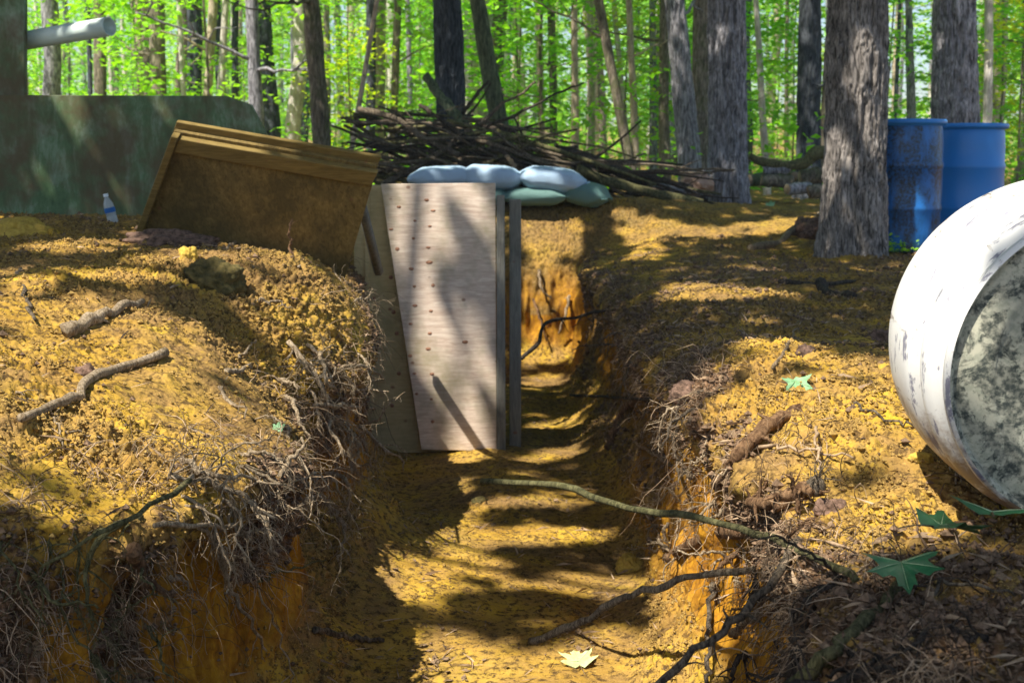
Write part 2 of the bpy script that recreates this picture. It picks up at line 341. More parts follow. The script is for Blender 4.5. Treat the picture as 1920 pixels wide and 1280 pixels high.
# coarse copy for placing things
ri=np.unique(np.concatenate([np.arange(0,nr,4),[nr-1]])); ci=np.unique(np.concatenate([np.arange(0,nc,4),[nc-1]]))
PG=Pd.reshape(nr,nc,3)[np.ix_(ri,ci)]; a_,b_=PG.shape[:2]; ix=np.arange(a_*b_).reshape(a_,b_)
Qc=np.stack([ix[:-1,:-1],ix[:-1,1:],ix[1:,1:],ix[1:,:-1]],-1).reshape(-1,4)
BVH=BVHTree.FromPolygons([tuple(p) for p in PG.reshape(-1,3)],[tuple(int(i) for i in q) for q in Qc])
def gz(x,y):
    h=BVH.ray_cast(Vector((x,y,12)),Vector((0,0,-1))); return h[0].z if h[0] else 0
def S(px,py,off=0.0,maxY=None):
    d=ray(px,py).normalized(); h=BVH.ray_cast(CAM,d)
    if h[0] is None: return W(px,py,maxY or 8)
    p=h[0]
    if maxY and p.y>maxY: p=W(px,py,maxY); return p
    return p-d*off

# ---------------------------------------------------------------- crumbs, litter, hairs (uncountable)
def scatter_mesh(name,pts,nor,size,mat,label,flat=.85,seed=3):
    g=np.random.default_rng(seed); n=len(pts)
    base=np.array([[1,0,0],[0,1,0],[-1,0,0],[0,-1,0],[0,0,1],[0,0,-1]],float)
    fc=np.array([[0,1,4],[1,2,4],[2,3,4],[3,0,4],[1,0,5],[2,1,5],[3,2,5],[0,3,5]])
    V=base[None]*(1+g.uniform(-.35,.35,(n,6,1)))*np.array([1,1,flat])
    a=g.uniform(0,6.28,n); ca,sa=np.cos(a),np.sin(a)
    x=V[...,0]*ca[:,None]-V[...,1]*sa[:,None]; y=V[...,0]*sa[:,None]+V[...,1]*ca[:,None]; V=np.stack([x,y,V[...,2]],-1)
    V=V*size[:,None,None]+pts[:,None]+nor[:,None]*(size*.35)[:,None,None]
    Fi=fc[None]+np.arange(n)[:,None,None]*6
    me=np_mesh(name,V.reshape(-1,3),Fi.reshape(-1,3),smooth=False)
    return tag(link(name,me,mat),label,None,None,'stuff')
area=np.linalg.norm(np.cross(du,dv),axis=-1).ravel()
vis=(Y>1.5)&(Y<9.5)&(np.abs(X)<.45*Y+.3)
def pick(w,n,seed):
    g=np.random.default_rng(seed); w=w*area*vis/np.maximum(Y,1.5)**1.6; w=w/w.sum(); return g.choice(len(w),n,p=w)
g=np.random.default_rng(5)
i=pick((1-facew)*(1-hum_shade)*(1-.6*litt)*(.15+sstep(-.2,.5,nz2))*rgh*np.where(flo>.5,.35,1),120000,1)
scatter_mesh('soil_crumbs',Pd[i]+g.normal(0,.003,(len(i),3)),Nn[i],np.clip(g.lognormal(-5.75,.42,len(i)),.0015,.012)*(.78+.07*Y[i])*np.where(flo[i]>.5,.6,1),[M['crumb']],'loose ochre soil crumbs strewn over the banks')
i=pick(np.clip(hum_shade+litt*.5,0,1)+.008,42000,2)
scatter_mesh('humus_crumbs',Pd[i]+g.normal(0,.004,(len(i),3)),Nn[i],np.clip(g.lognormal(-5.35,.45,len(i)),.002,.014)*(.78+.07*Y[i])*np.where(flo[i]>.5,.5,1),M['crumb_dark'],'dark crumbly topsoil along the trench lips')
# leaf litter flakes & bits of stick
def flakes(name,i,size,asp,mat,label,seed=8,lift=.004):
    g=np.random.default_rng(seed); n=len(i); a=g.uniform(0,6.28,n); l=size*g.uniform(.5,1.5,n); w=l*asp*g.uniform(.6,1.3,n)
    t=np.stack([np.cos(a),np.sin(a),g.normal(0,.35,n)],1); t/=np.linalg.norm(t,axis=1,keepdims=True)
    b=np.cross(Nn[i],t); b/=np.linalg.norm(b,axis=1,keepdims=True)+1e-9
    c=Pd[i]+Nn[i]*lift; up=Nn[i]*(l*.25)[:,None]*g.uniform(-.2,1,(n,1))
    V=np.stack([c-t*l[:,None],c+b*w[:,None]+up,c+t*l[:,None],c-b*w[:,None]+up*.3],1)
    Fi=np.array([[0,1,2],[0,2,3]])[None]+np.arange(n)[:,None,None]*4
    return tag(link(name,np_mesh(name,V.reshape(-1,3),Fi.reshape(-1,3),False),mat),label,None,None,'stuff')
i=pick(litt+.5*hum_shade,9000,4); flakes('leaf_litter',i,.011,.55,M['litter'],'dry leaf litter and bark flakes on the shaded ground')
i=pick(litt*.6+.6*hum_shade+.12,5000,6); flakes('twig_litter',i,.028,.06,M['hair'],'thin broken twig bits scattered on the soil',9,.005)
def hairs(name,idx,length,rad,mat,label,grav=.5,seed=21,seg=8,outw=.9,curl=.55):
    g=np.random.default_rng(seed); n=len(idx)
    p=Pd[idx]-Nn[idx]*.006; d=Nn[idx]*outw+g.normal(0,.55,(n,3)); d/=np.linalg.norm(d,axis=1,keepdims=True)
    L=length*g.lognormal(0,.45,n); r=rad*g.lognormal(0,.35,n); k=3
    rings=[];prev=g.normal(0,1,(n,3))
    for s in range(seg+1):
        prev=prev-d*np.sum(prev*d,1,keepdims=True); prev/=np.linalg.norm(prev,axis=1,keepdims=True)+1e-9
        c=np.cross(d,prev); rs=r*(1-.75*s/seg)
        rings.append(np.stack([p+(prev*math.cos(6.283*q/k)+c*math.sin(6.283*q/k))*rs[:,None] for q in range(k)],1))
        p=p+d*(L/seg)[:,None]
        d=d+g.normal(0,curl,(n,3))*.6+np.array([0,0,-grav*.35]); d/=np.linalg.norm(d,axis=1,keepdims=True)
    V=np.stack(rings,1).reshape(n,-1,3); f=[]
    for s in range(seg):
        for q in range(k): f.append([s*k+q,s*k+(q+1)%k,(s+1)*k+(q+1)%k,(s+1)*k+q])
    Fi=np.array(f)[None]+np.arange(n)[:,None,None]*((seg+1)*k)
    return tag(link(name,np_mesh(name,V.reshape(-1,3),Fi.reshape(-1,4)),mat),label,None,None,'stuff')
lipL=((cc>3.2)&(cc<5.4)&(Y>1.9)&(Y<6))*1.0
lipR=((cc>10.4)&(cc<12.9)&(Y>1.5)&(Y<8))*1.0
clump=sstep(-.1,.45,fbm(P,6,77,2))
i=pick(lipL*(.1+clump)*(hum_shade*.8+.2),1100,11); hairs('fine_roots',i,.10,.0011,M['hair'],'pale fine roots hanging from the left trench lip',.7,21)
i=pick(lipR*(.1+clump)*(hum_shade*.8+.2),1300,12); hairs('fine_roots',i,.085,.0011,M['hair'],'pale fine roots tangled on the right trench lip',.7,22)
i=pick((lipL+lipR)*(.05+clump),1300,13); hairs('dark_rootlets',i,.10,.0010,M['hair_dark'],'dark rootlets matted under both trench lips',.9,23)
i=pick(((X>.4)&(Y<2.4))*1.0+((X<-.5)&(Y<2.4)&(cc>4.3))*.8,380,14); hairs('dark_rootlets',i,.10,.0014,M['hair_dark'],'dark tangled rootlets in the near bottom corners',.5,24)

# ---------------------------------------------------------------- sticks and roots
def wig(pts,n=10,amp=.01):
    pts=[Vector(p) for p in pts]; out=[]; m=len(pts)
    for i in range(m-1):
        p0=pts[max(i-1,0)];p1=pts[i];p2=pts[i+1];p3=pts[min(i+2,m-1)]
        k=max(2,n//(m-1))
        for s in range(k):
            t=s/k
            q=.5*((2*p1)+(p2-p0)*t+(2*p0-5*p1+4*p2-p3)*t*t+(3*p1-p0-3*p2+p3)*t**3)
            out.append(q+Vector([random.gauss(0,amp) for _ in range(3)]) if (i or s) else q)
    out.append(pts[-1]); return out
def twigs(mb,path,radii,cnt,ln,lvl=1,grav=-.1,n=5,dirv=None):
    for _ in range(cnt):
        i=random.randrange(1,len(path)-1); p=path[i]; t=(path[i+1]-path[i-1]).normalized()
        d=(t*.5+Vector([random.gauss(0,.6) for _ in range(3)])).normalized()
        if dirv is not None: d=(d+dirv).normalized()
        r=radii[i]*.5; L=ln*random.uniform(.4,1.3); q=[p]; rad=[r]
        for s in range(5):
            d=(d+Vector([random.gauss(0,.33) for _ in range(3)])+Vector((0,0,grav))).normalized()
            q.append(q[-1]+d*L/5); rad.append(max(.0005,r*(1-.8*(s+1)/5)))
        mb.tube(q,rad,4)
        if lvl>0: twigs(mb,q,rad,3,L*.5,lvl-1,grav)
def stick(name,pts,r0,r1,mat,label,cat,group=None,tw=0,tl=.08,lvl=0,amp=.004,n=16,sides=8,grav=-.1,knobs=0,dirv=None):
    r0*=1.35 if name in('root','twig') else 1; r1*=1.35 if name in('root','twig') else 1
    pa=wig(pts,n,amp); m=len(pa); rad=[(r0+(r1-r0)*i/(m-1))*(1+.10*math.sin(i*1.1+r0*999)+random.uniform(-.04,.04)) for i in range(m)]
    mb=MB(); mb.tube(pa,rad,sides,.04)
    if tw: twigs(mb,pa,rad,tw,tl,lvl,grav,dirv=dirv)
    o=mb.build(name,mat); tag(o,label,cat,group); return o
def CW(px,py,Y,m=.02):
    p=W(px,py,Y); d=ray(px,py).normalized(); h=BVH.ray_cast(CAM,d)
    if h[0] is not None and h[0].y-m*1.5<Y: p=h[0]-d*m
    return p
SP=lambda L,off=.01:[S(x,y,off+(z[0] if z else 0)) for x,y,*z in L]
# left bank
stick('root',SP([(40,783),(100,760),(152,738),(160,712),(230,688),(310,660)],.035),.007,.009,M['root_pale'],'long crooked bare root lying across the granular left bank','root')
stick('root',SP([(120,622),(170,600),(215,580),(268,564)],.035),.015,.006,M['root_pale'],'thick grey root stub poking from the top of left bank','root',tw=2,tl=.05)
stick('twig',SP([(30,735),(90,765),(105,800),(118,838)],.015),.0025,.0012,M['root_pale'],'thin forked pale twig below the crooked root','twig',tw=6,tl=.05,lvl=1)
stick('twig',SP([(120,808),(160,815),(190,822)],.012),.002,.001,M['root_pale'],'short straight pale twig right of the forked twig','twig')
stick('twig',SP([(38,505),(50,560),(66,600)],.03),.005,.003,M['stick'],'thin upright brown twig stuck in upper left soil','twig')
stick('stick',[S(355,900,.06),S(280,950,.10),S(200,990,.10),S(120,1035,.08),S(60,1080,.04)],.006,.0025,M['stick_green'],'long thin grey green stick crossing in front of the left bank corner','stick',tw=4,tl=.10)
stick('root',[S(290,985,.05),S(400,988,.06),S(470,995,.07),S(505,1015,.06)],.0042,.0012,M['root_pale'],'pink pale root with side twigs reaching right over dark face','root',tw=14,tl=.08,lvl=1)
stick('root',[S(250,1030,.05),S(270,1085,.06),S(320,1122,.07)],.012,.0035,M['root_orange'],'thick orange root tip hanging at the left bank corner','root',tw=10,tl=.05,lvl=1,grav=-.4)
stick('root',[S(415,1040,.04),S(430,1100,.05),S(465,1160,.05),S(500,1220,.04)],.005,.0018,M['root_pale'],'pale hanging root with kinks low on the left face','root',tw=6,tl=.05,lvl=1,grav=-.4)
stick('root',[S(375,985,.05),S(420,1040,.05)],.003,.002,M['root_pale'],'short slanting root above the kinked hanging root','root')
stick('root',[S(470,1085,.03),S(520,1180,.03),S(545,1280,.03)],.0022,.001,M['root_pale'],'thread thin root trailing down to the bottom edge','root',tw=3,tl=.05)
stick('root',[S(480,1090,.04),S(545,1065,.06),S(610,1050,.06)],.0028,.0015,M['stick_green'],'thin green root running level across the dark face','root')
stick('root',[S(610,940,.12),S(645,985,.14),S(635,1050,.14)],.0045,.002,M['root_pale'],'dangling root with brush like tuft of rootlets','root',tw=24,tl=.07,lvl=1,grav=-.3)
stick('root',[S(560,950,.12),S(600,930,.14),S(650,960,.14)],.007,.002,M['root_pale'],'soil coated hanging root beside the tufted root','root',tw=22,tl=.06,lvl=1,grav=-.2)
stick('root',[S(320,890,.06),S(370,900,.07),S(420,910,.07)],.005,.002,M['root_pale'],'pale horizontal root just above the corner stick','root',tw=8,tl=.06,lvl=1)
stick('root',[S(320,1080,.05),S(345,1085,.06),S(360,1130,.06)],.003,.0012,M['root_pale'],'small bent root left of the kinked hanging root','root',tw=8,tl=.04,lvl=1)
stick('root',[S(340,860,.05),S(400,890,.09),S(470,900,.10),S(560,945,.12)],.005,.0015,M['root_pale'],'long pale root arching over the left face','root',tw=16,tl=.09,lvl=1)
stick('root',[S(700,750,.05),S(740,760,.10),S(775,800,.16),S(778,828,.2)],.006,.002,M['root_pale'],'pale root reaching out toward the plywood door','root',tw=8,tl=.07,lvl=1)
stick('root',[S(640,690,.05),S(690,690,.14),S(730,725,.2),S(775,775,.25)],.0048,.002,M['root_pale'],'upper pale root curving down in front of the plywood','root',tw=7,tl=.08,lvl=1)
stick('root',[S(540,640,.05),S(600,720,.08),S(620,790,.10),S(640,830,.10)],.006,.002,M['root_pale'],'whitish root winding down the sunlit second ridge','root',tw=20,tl=.10,lvl=1)
stick('root',[S(600,660,.05),S(625,730,.08),S(700,760,.12)],.005,.002,M['root_pale'],'forked whitish root in the tangle left of the door','root',tw=16,tl=.08,lvl=1)
stick('root',[S(590,760,.06),S(660,762,.12),S(710,768,.14)],.006,.003,M['root_pale'],'stout straight root sticking right from the tangle','root',tw=12,tl=.06,lvl=1,grav=-.35)
stick('root',[S(630,780,.05),S(660,860,.09),S(690,900,.10)],.005,.002,M['root_pale'],'root hanging at the lower end of the tangle','root',tw=18,tl=.09,lvl=1,grav=-.3)
stick('root',[S(480,562,.03),S(520,568,.05),S(545,575,.05)],.004,.0015,M['root_pale'],'short pale forked root on top of the second ridge','root',tw=3,tl=.05)
stick('root',[S(400,520,.03),S(430,462,.06),S(455,455,.05),S(475,500,.02)],.005,.003,M['root_pale'],'arched pale root on the crest by the dark rock','root',tw=8,tl=.06,lvl=1)
stick('root',[S(560,500,.03),S(610,490,.05),S(660,560,.06),S(700,590,.07)],.004,.0012,M['root_pale'],'fine root curling over the crest behind','root',tw=20,tl=.10,lvl=1)
stick('twig',[S(545,480,.0),S(545,480,.0)+Vector((0,0,.06)),S(545,480,.0)+Vector((.005,0,.12))],.005,.002,M['root_orange'],'short upright twig stump on the far crest','twig',tw=3,tl=.04)
stick('twig',SP([(450,670),(480,640)],.03),.003,.0015,M['root_pale'],'short slanting twig on the left ridge shoulder','twig')
stick('root',SP([(425,695),(450,696),(470,688)],.03),.006,.004,M['root_pale'],'pair of stubby roots at the ridge edge','root',tw=4,tl=.05)
stick('root',SP([(590,1180),(660,1195),(720,1200)],.02),.007,.004,M['stick'],'half buried brown root at foot of the left face','root')
for k,(x,y) in enumerate([(670,585),(700,620),(705,560)]):
    stick('root',[W(x-40,y+5,4.4),W(x-10,y,4.5),W(x+10,y+25,4.55)],.003,.0012,M['root_pale'],['small sprig of roots against the shaded plywood','lower root sprig against the shaded plywood','topmost root sprig against the shaded plywood'][k],'root',tw=14,tl=.06,lvl=1)
# many medium roots in tangles, each its own object
def tangle(px0,px1,py0,py1,n,label,mat,out=(.03,.12),L=(.1,.25),r=(.0022,.005),grav=-.25,maxY=5.5,cond=None):
    c=0;tr=0
    while c<n and tr<n*20:
        tr+=1
        x=random.uniform(px0,px1); y=random.uniform(py0,py1)
        if cond and not cond(x,y): continue
        p=S(x,y,0)
        if p.y>maxY: continue
        d=(Vector((random.gauss(0,.5),-abs(random.gauss(.5,.4)),random.gauss(-.1,.5)))+Vector((.5 if x<960 else -.5,0,0))).normalized()
        l=random.uniform(*L); q=[p]; rr0=min(.0085,random.uniform(*r)*random.lognormvariate(0,.45))
        for s in range(5):
            d=(d+Vector([random.gauss(0,.4) for _ in range(3)])+Vector((0,0,grav))).normalized(); q.append(q[-1]+d*l/5)
        pa=wig(q,15,.002); m=len(pa); rad=[rr0*(1-.7*i/m) for i in range(m)]
        mb=MB(); mb.tube(pa,rad,5,.1); twigs(mb,pa,rad,random.randint(3,9),l*.45,1,grav)
        tag(mb.build('root',mat),label,'root',label.replace('one of the ','')); c+=1
tangle(560,740,640,900,46,'one of the pale roots tangled beside the plywood door',M['root_pale'],cond=lambda x,y:y>640+ (x-560)*.2)
tangle(330,560,640,960,46,'one of the pale roots dangling over the left trench lip',M['root_pale'],cond=lambda x,y:y>700+(460-x)*.5)
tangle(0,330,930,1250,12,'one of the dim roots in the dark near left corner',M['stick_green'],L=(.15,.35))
tangle(1180,1420,760,1100,30,'one of the thin roots sprouting from the lit right lip',M['root_pale'],L=(.07,.17),grav=-.15)
tangle(1380,1620,900,1150,18,'one of the rootlets around the knobby root',M['root_orange'],L=(.06,.14))
tangle(1080,1330,560,820,14,'one of the roots on the shaded far right bank',M['stick'],L=(.12,.3),maxY=8)
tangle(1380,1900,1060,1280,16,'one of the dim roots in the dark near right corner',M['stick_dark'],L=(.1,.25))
# right bank
stick('stick',[CW(905,903,3.3,.06),CW(1045,908,3.0,.06),CW(1180,955,2.75,.06),CW(1300,968,2.55,.08),CW(1420,1000,2.35,.09),CW(1540,1050,2.2,.08),CW(1605,1088,2.1,.05)],.0085,.0065,M['stick_green'],'long green barked stick spanning the trench to the right bank','stick',amp=.003,n=28)
stick('stick',[CW(995,1202,2.9),CW(1090,1165,2.75),CW(1170,1120,2.62,.05),CW(1290,1085,2.5,.06),CW(1415,1065,2.4,.05)],.0095,.0065,M['root'],'brown stick with cut end angled over the trench floor','stick',amp=.003,n=24)
stick('root',[S(1250,1045,.04),S(1310,1015,.06),S(1395,992,.05)],.010,.013,M['root_orange'],'thick cut root poking left from the lit face','root',n=12)
stick('twig',[S(1255,1032,.06),S(1215,1028,.10),S(1165,1030,.12)],.0035,.001,M['root'],'bright yellow twig at the tip of the thick cut root','twig',tw=8,tl=.05)
stick('root',[S(1405,940,.05),S(1440,945,.08),S(1480,925,.09),S(1525,920,.10)],.008,.011,M['root_orange'],'knobby reddish root bending across the right mound','root',tw=20,tl=.05,lvl=1,amp=.004,n=20)
mb=MB(); kp=S(1530,912,.10)
mb.tube([kp+Vector((0,0,-.018)),kp+Vector((0,0,-.008)),kp+Vector((0,0,.006)),kp+Vector((.004,0,.018))],[.008,.019,.020,.010],10,.12)
twigs(mb,[kp,kp+Vector((0,0,.01)),kp+Vector((0,0,.02))],[.005,.004,.003],10,.06,1,.1)
tag(mb.build('root',M['stick']),'round cut knob of root with wispy tufts on the right mound','root')
stick('root',[S(1395,833,.03),S(1450,836,.05),S(1530,845,.05),S(1600,858,.02)],.0035,.0014,M['hair'],'pale straight root crossing the lit mound','root',tw=3,tl=.03)
stick('root',[S(1530,800,.03),S(1535,840,.07),S(1536,880,.08)],.0028,.0015,M['hair'],'thin vertical pale root hanging above the root knob','root')
stick('root',[S(1190,828,.08),S(1240,860,.08),S(1300,893,.02)],.0035,.005,M['root'],'pointed pale root jutting left from the right lip','root',tw=3,tl=.06)
stick('root',[S(1500,770,.02),S(1440,800,.04),S(1390,850,.05),S(1345,910,.05)],.011,.012,M['root_orange'],'bark covered purple brown root sloping down the mound','root',tw=10,tl=.05,lvl=1)
stick('root',[CW(1225,1290,2.0),CW(1330,1200,2.05),CW(1420,1120,2.1),CW(1500,1010,2.25)],.0045,.006,M['stick'],'dark root running diagonally up the lit clay face','root',tw=5,tl=.08)
stick('root',[S(1325,1280,.03),S(1330,1180,.03),S(1335,1090,.02)],.004,.005,M['stick'],'upright dark root against the lit clay face','root')
stick('root',[CW(1480,1290,1.8),CW(1560,1220,1.85),CW(1640,1150,1.9),CW(1690,1090,1.95)],.009,.006,M['stick_green'],'olive coloured root in the shaded lower right','root',tw=5,tl=.08)
stick('root',[S(1370,1190,.05),S(1420,1150,.06)],.005,.006,M['root'],'short grey root stub near the bottom of lit face','root')
stick('stick',[S(1730,1130,.03),S(1775,1090,.06),S(1850,1100,.06),S(1920,1118,.04)],.0035,.002,M['stick'],'thin arching stick at the right edge in shade','stick')
stick('stick',[S(1490,1290,.06),S(1500,1200,.06),S(1530,1130,.06)],.012,.010,M['stick_dark'],'thick mossy upright root in the near right bank','root')
stick('stick',SP([(1405,465),(1455,455),(1500,425),(1543,395)],.04),.03,.016,M['root'],'tan dead branch leaning beside the big trunk','branch',amp=.008)
stick('stick',SP([(1460,528),(1530,532),(1600,528),(1680,512)],.04),.012,.007,M['stick_dark'],'dark thin stick lying on the ground before the big trunk','stick',tw=2,tl=.1)
stick('root',SP([(1538,530),(1550,550),(1600,555)],.04),.022,.014,M['stick_dark'],'dark stubby root under the thin stick','root')
stick('root',[CW(978,672,6.4),CW(1010,640,6.6),CW(1025,605,6.8),CW(1080,595,7.0),CW(1140,580,7.1)],.008,.006,M['stick_dark'],'dark curved root bowing over the trench behind the post','root',tw=3,tl=.1)
stick('root',[S(1010,505,.03),S(1015,540,.1),S(1035,560,.08)],.009,.004,M['root'],'pale hooked root on the orange end wall','root',tw=4,tl=.12)
stick('root',[S(1068,555,.03),S(1060,590,.1),S(1048,625,.08)],.010,.006,M['root'],'pale root dangling at right of the end wall','root',tw=2,tl=.1)
stick('root',[S(1000,560,.03),S(1010,590,.08),S(1025,640,.06)],.008,.004,M['root_orange'],'small orange root low on the end wall','root',tw=3,tl=.1)
stick('stick',SP([(1070,740),(1150,745),(1240,748),(1310,735)],.05),.008,.005,M['stick_dark'],'dark stick along the shaded right bank','stick',tw=8,tl=.15,lvl=1)
stick('stick',SP([(1140,840),(1165,775),(1200,745)],.05),.02,.012,M['root_orange'],'orange root base lit low on the right bank','root')
stick('stick',SP([(1600,755),(1660,785),(1740,808)],.02),.0035,.002,M['stick'],'thin brown stick on the lit right mound','stick')
stick('twig',SP([(1700,745),(1730,725),(1735,690)],.03),.003,.0015,M['root'],'small upright twig beside the white drum','twig',tw=4,tl=.05)
stick('twig',SP([(1450,690),(1480,640),(1492,615)],.03),.004,.002,M['root'],'slanting twig on the crest of the right mound','twig',tw=2,tl=.05)
# broom of roots beside white drum
mb=MB(); b0=S(1800,880,.03)
for k in range(22):
    e=b0+Vector((random.uniform(-.03,.05),random.uniform(-.05,.0),-random.uniform(.05,.09))); mb.tube(wig([b0+Vector((random.uniform(-.01,.01),0,0)),(b0+e)/2+Vector((random.gauss(0,.006),-.01,0)),e],6,.001),[.0022]*3+[.0018]*4,4)
tag(mb.build('root',M['root']),'broom of cut rootlets below the white drum','root')

# ---------------------------------------------------------------- leaves on the ground
def maple(c,nrm,rot,size,mat,label,curl=.15):
    out=[]; lob=[(90,1),(62,.55),(38,.85),(18,.5),(-8,.72),(-40,.35),(-78,.28)]
    full=lob+[(180-a,l) for a,l in lob[::-1]][:-1]
    pts=[]
    for a,l in full:
        pts.append((a,l))
    pts=sorted(pts,key=lambda t:-t[0]) ; ang=[]
    res=[]
    m=len(full); seq=[(90,1),(82,.80),(76,.82),(70,.56),(61,.58),(54,.80),(47,.78),(42,.98),(34,.78),(24,.54),(12,.55),(6,.70),(-4,.80),(-14,.60),(-30,.46),(-60,.40),(-90,.18)]
    seq2=seq+[(180-a,l) for a,l in seq[::-1][1:-1]]
    V=[Vector((0,0,0))]
    for a,l in seq2: V.append(Vector((math.cos(R(a))*l*random.uniform(.9,1.08),math.sin(R(a))*l,0)))
    V2=[]
    for v in V: V2.append(Vector((v.x,v.y,curl*(v.x**2)*1.2-curl*.8*v.y*v.y+random.uniform(-.03,.03)))*size)
    z=Vector(nrm).normalized(); q=z.to_track_quat('Z','Y').to_matrix()@Matrix.Rotation(rot,3,'Z')
    W2=[q@v+Vector(c) for v in V2]; k=len(seq2)
    mb=MB(); mb.add(W2,[(0,1+i,1+(i+1)%k) for i in range(k)])
    o=mb.build('leaf',mat,smooth=True); tag(o,label,'leaf')
    st=MB(); a=q@(Vector((0,-.2,0))*size)+Vector(c); b=q@(Vector((.1,-1.1,.06))*size)+Vector(c)
    st.tube([a,(a+b)/2+Vector((0,0,.004)),b],[size*.02,size*.015,size*.015],5); st.build('leaf_stem',M['root'],o)
    ve=MB()
    for a_v,l_v in ((90,.9),(42,.85),(138,.85),(-4,.65),(184,.65)):
        tp=q@(Vector((math.cos(R(a_v))*l_v,math.sin(R(a_v))*l_v,curl*(math.cos(R(a_v))*l_v)**2*1.2-curl*.8*(math.sin(R(a_v))*l_v)**2+.02))*size)+Vector(c); c0=Vector(c)+z*.001; ve.tube([c0,(c0+tp)/2+z*size*.01,tp],[size*.016,size*.011,size*.005],4)
    ve.build('leaf_veins',M['vein'],o)
    # keep geometry local
    return o
M['vein']=mat_simple('vein',(.25,.38,.18),(.45,.55,.32),30)
M['leaf_pale']=mat_simple('leaf_pale',(.38,.46,.18),(.58,.64,.34),30,rough=.6)
M['leaf_mint']=mat_simple('leaf_mint',(.15,.33,.16),(.28,.48,.26),30,rough=.5)
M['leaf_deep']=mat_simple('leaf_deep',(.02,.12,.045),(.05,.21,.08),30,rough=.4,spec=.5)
maple(S(1085,1240,.03),(0,-.35,.9),R(10),.062,M['leaf_pale'],'pale green maple leaf on the sunlit trench floor',.3)
maple(S(1490,716,.03),(.1,-.55,.8),R(185),.048,M['leaf_mint'],'mint green leaf on top of the right mound',.5)
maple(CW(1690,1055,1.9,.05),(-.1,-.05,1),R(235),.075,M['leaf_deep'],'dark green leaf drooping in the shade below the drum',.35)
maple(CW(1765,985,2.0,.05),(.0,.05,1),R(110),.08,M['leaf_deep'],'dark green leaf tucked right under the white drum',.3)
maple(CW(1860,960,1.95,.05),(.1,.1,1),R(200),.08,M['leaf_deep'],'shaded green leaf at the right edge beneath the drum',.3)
maple(S(520,806,.05),(0,-.6,.6),R(40),.03,M['leaf_mint'],'small green leaf caught in the left lip roots',.3)
maple(S(1445,385,.03),(0,-.6,.8),R(40),.07,M['leaf_mint'],'faraway green leaf on the ground before the log pile',.3)

# rocks and clods
def rock(c,s,mat,name,label,cat,seed=0,nseg=56,rough=.4):
    V=[];Fq=[];
    n=nseg;m=nseg//2
    for i in range(m+1):
        for j in range(n):
            th=math.pi*i/m; ph=2*math.pi*j/n; V.append((math.sin(th)*math.cos(ph),math.sin(th)*math.sin(ph),math.cos(th)))
    V=np.array(V); k=1+rough*fbm(V+seed*3.1,1.6,seed,3)+.08*vnoise(V+seed,6,seed)+.08*vnoise(V+seed,13,seed)+.04*vnoise(V+seed,27,seed)
    V=V*k[:,None]*np.array(s)
    for i in range(m):
        for j in range(n): Fq.append((i*n+j,(i+1)*n+j,(i+1)*n+(j+1)%n,i*n+(j+1)%n))
    me=np_mesh(name,V,Fq); o=link(name,me,mat); o.location=c; tag(o,label,cat); return o
M['rock']=mat_simple('rock',(.05,.045,.015),(.17,.13,.045),45,rough=.95,bd=.008,bs=.9)
M['clod_y']=mat_simple('clod_y',(.38,.24,.04),(.6,.42,.08),60,kind='World',rough=.95,bd=.004)
M['clod_d']=mat_simple('clod_d',(.05,.03,.02),(.24,.15,.11),50,kind='World',rough=.95,bd=.006)
rock(S(400,528,.02),(.09,.09,.065),M['rock'],'rock','mossy dark rock on the crest of the left bank','rock',1,72,.5)
rock(S(352,482,.03),(.03,.03,.035),M['clod_y'],'dirt_clod','small upright yellow clod behind the mossy rock','dirt clod',2)
rock(S(310,455,.03),(.16,.1,.05),M['clod_d'],'dirt_clod','dark clump of topsoil under the leaning hatch','dirt clod',3,rough=.5)
rock(S(45,440,-.05),(.12,.1,.06),M['clod_y'],'dirt_clod','low yellow heap near the foot of the green barricade','dirt clod',4)
rock(S(1180,1065,.02),(.045,.05,.05),M['clod_y'],'dirt_clod','rounded clod at the foot of the right face','dirt clod',5)
rock(S(1510,665,.02),(.03,.03,.025),M['clod_d'],'dirt_clod','brown clod on the crest of the right mound','dirt clod',6,rough=.45)
rock(S(1660,640,.02),(.07,.06,.04),M['clod_d'],'dirt_clod','dark clod behind the mound near the white drum','dirt clod',7,rough=.5)
rock(S(1725,860,.0),(.025,.02,.014),M['clod_y'],'dirt_clod','yellow clod beside the rim of the white drum','dirt clod',8)
rock(S(1560,955,.0),(.03,.026,.02),M['clod_d'],'dirt_clod','reddish clod right of the root knob','dirt clod',9,rough=.5)
rock(S(1520,440,.03),(.17,.14,.11),M['clod_d'],'dirt_clod','pinkish root clump against the big trunk','dirt clod',10,rough=.5)
rock(S(900,940,.01),(.03,.03,.02),M['rock'],'rock','small grey stone on the trench floor','rock',11)
rock(S(1290,740,.0),(.045,.04,.03),M['clod_d'],'dirt_clod','dark lump on the shaded right lip','dirt clod',12,rough=.5)
rock(S(160,700,.0),(.025,.02,.02),M['clod_d'],'dirt_clod','dark crumb lump beside the crooked root','dirt clod',13,rough=.5)

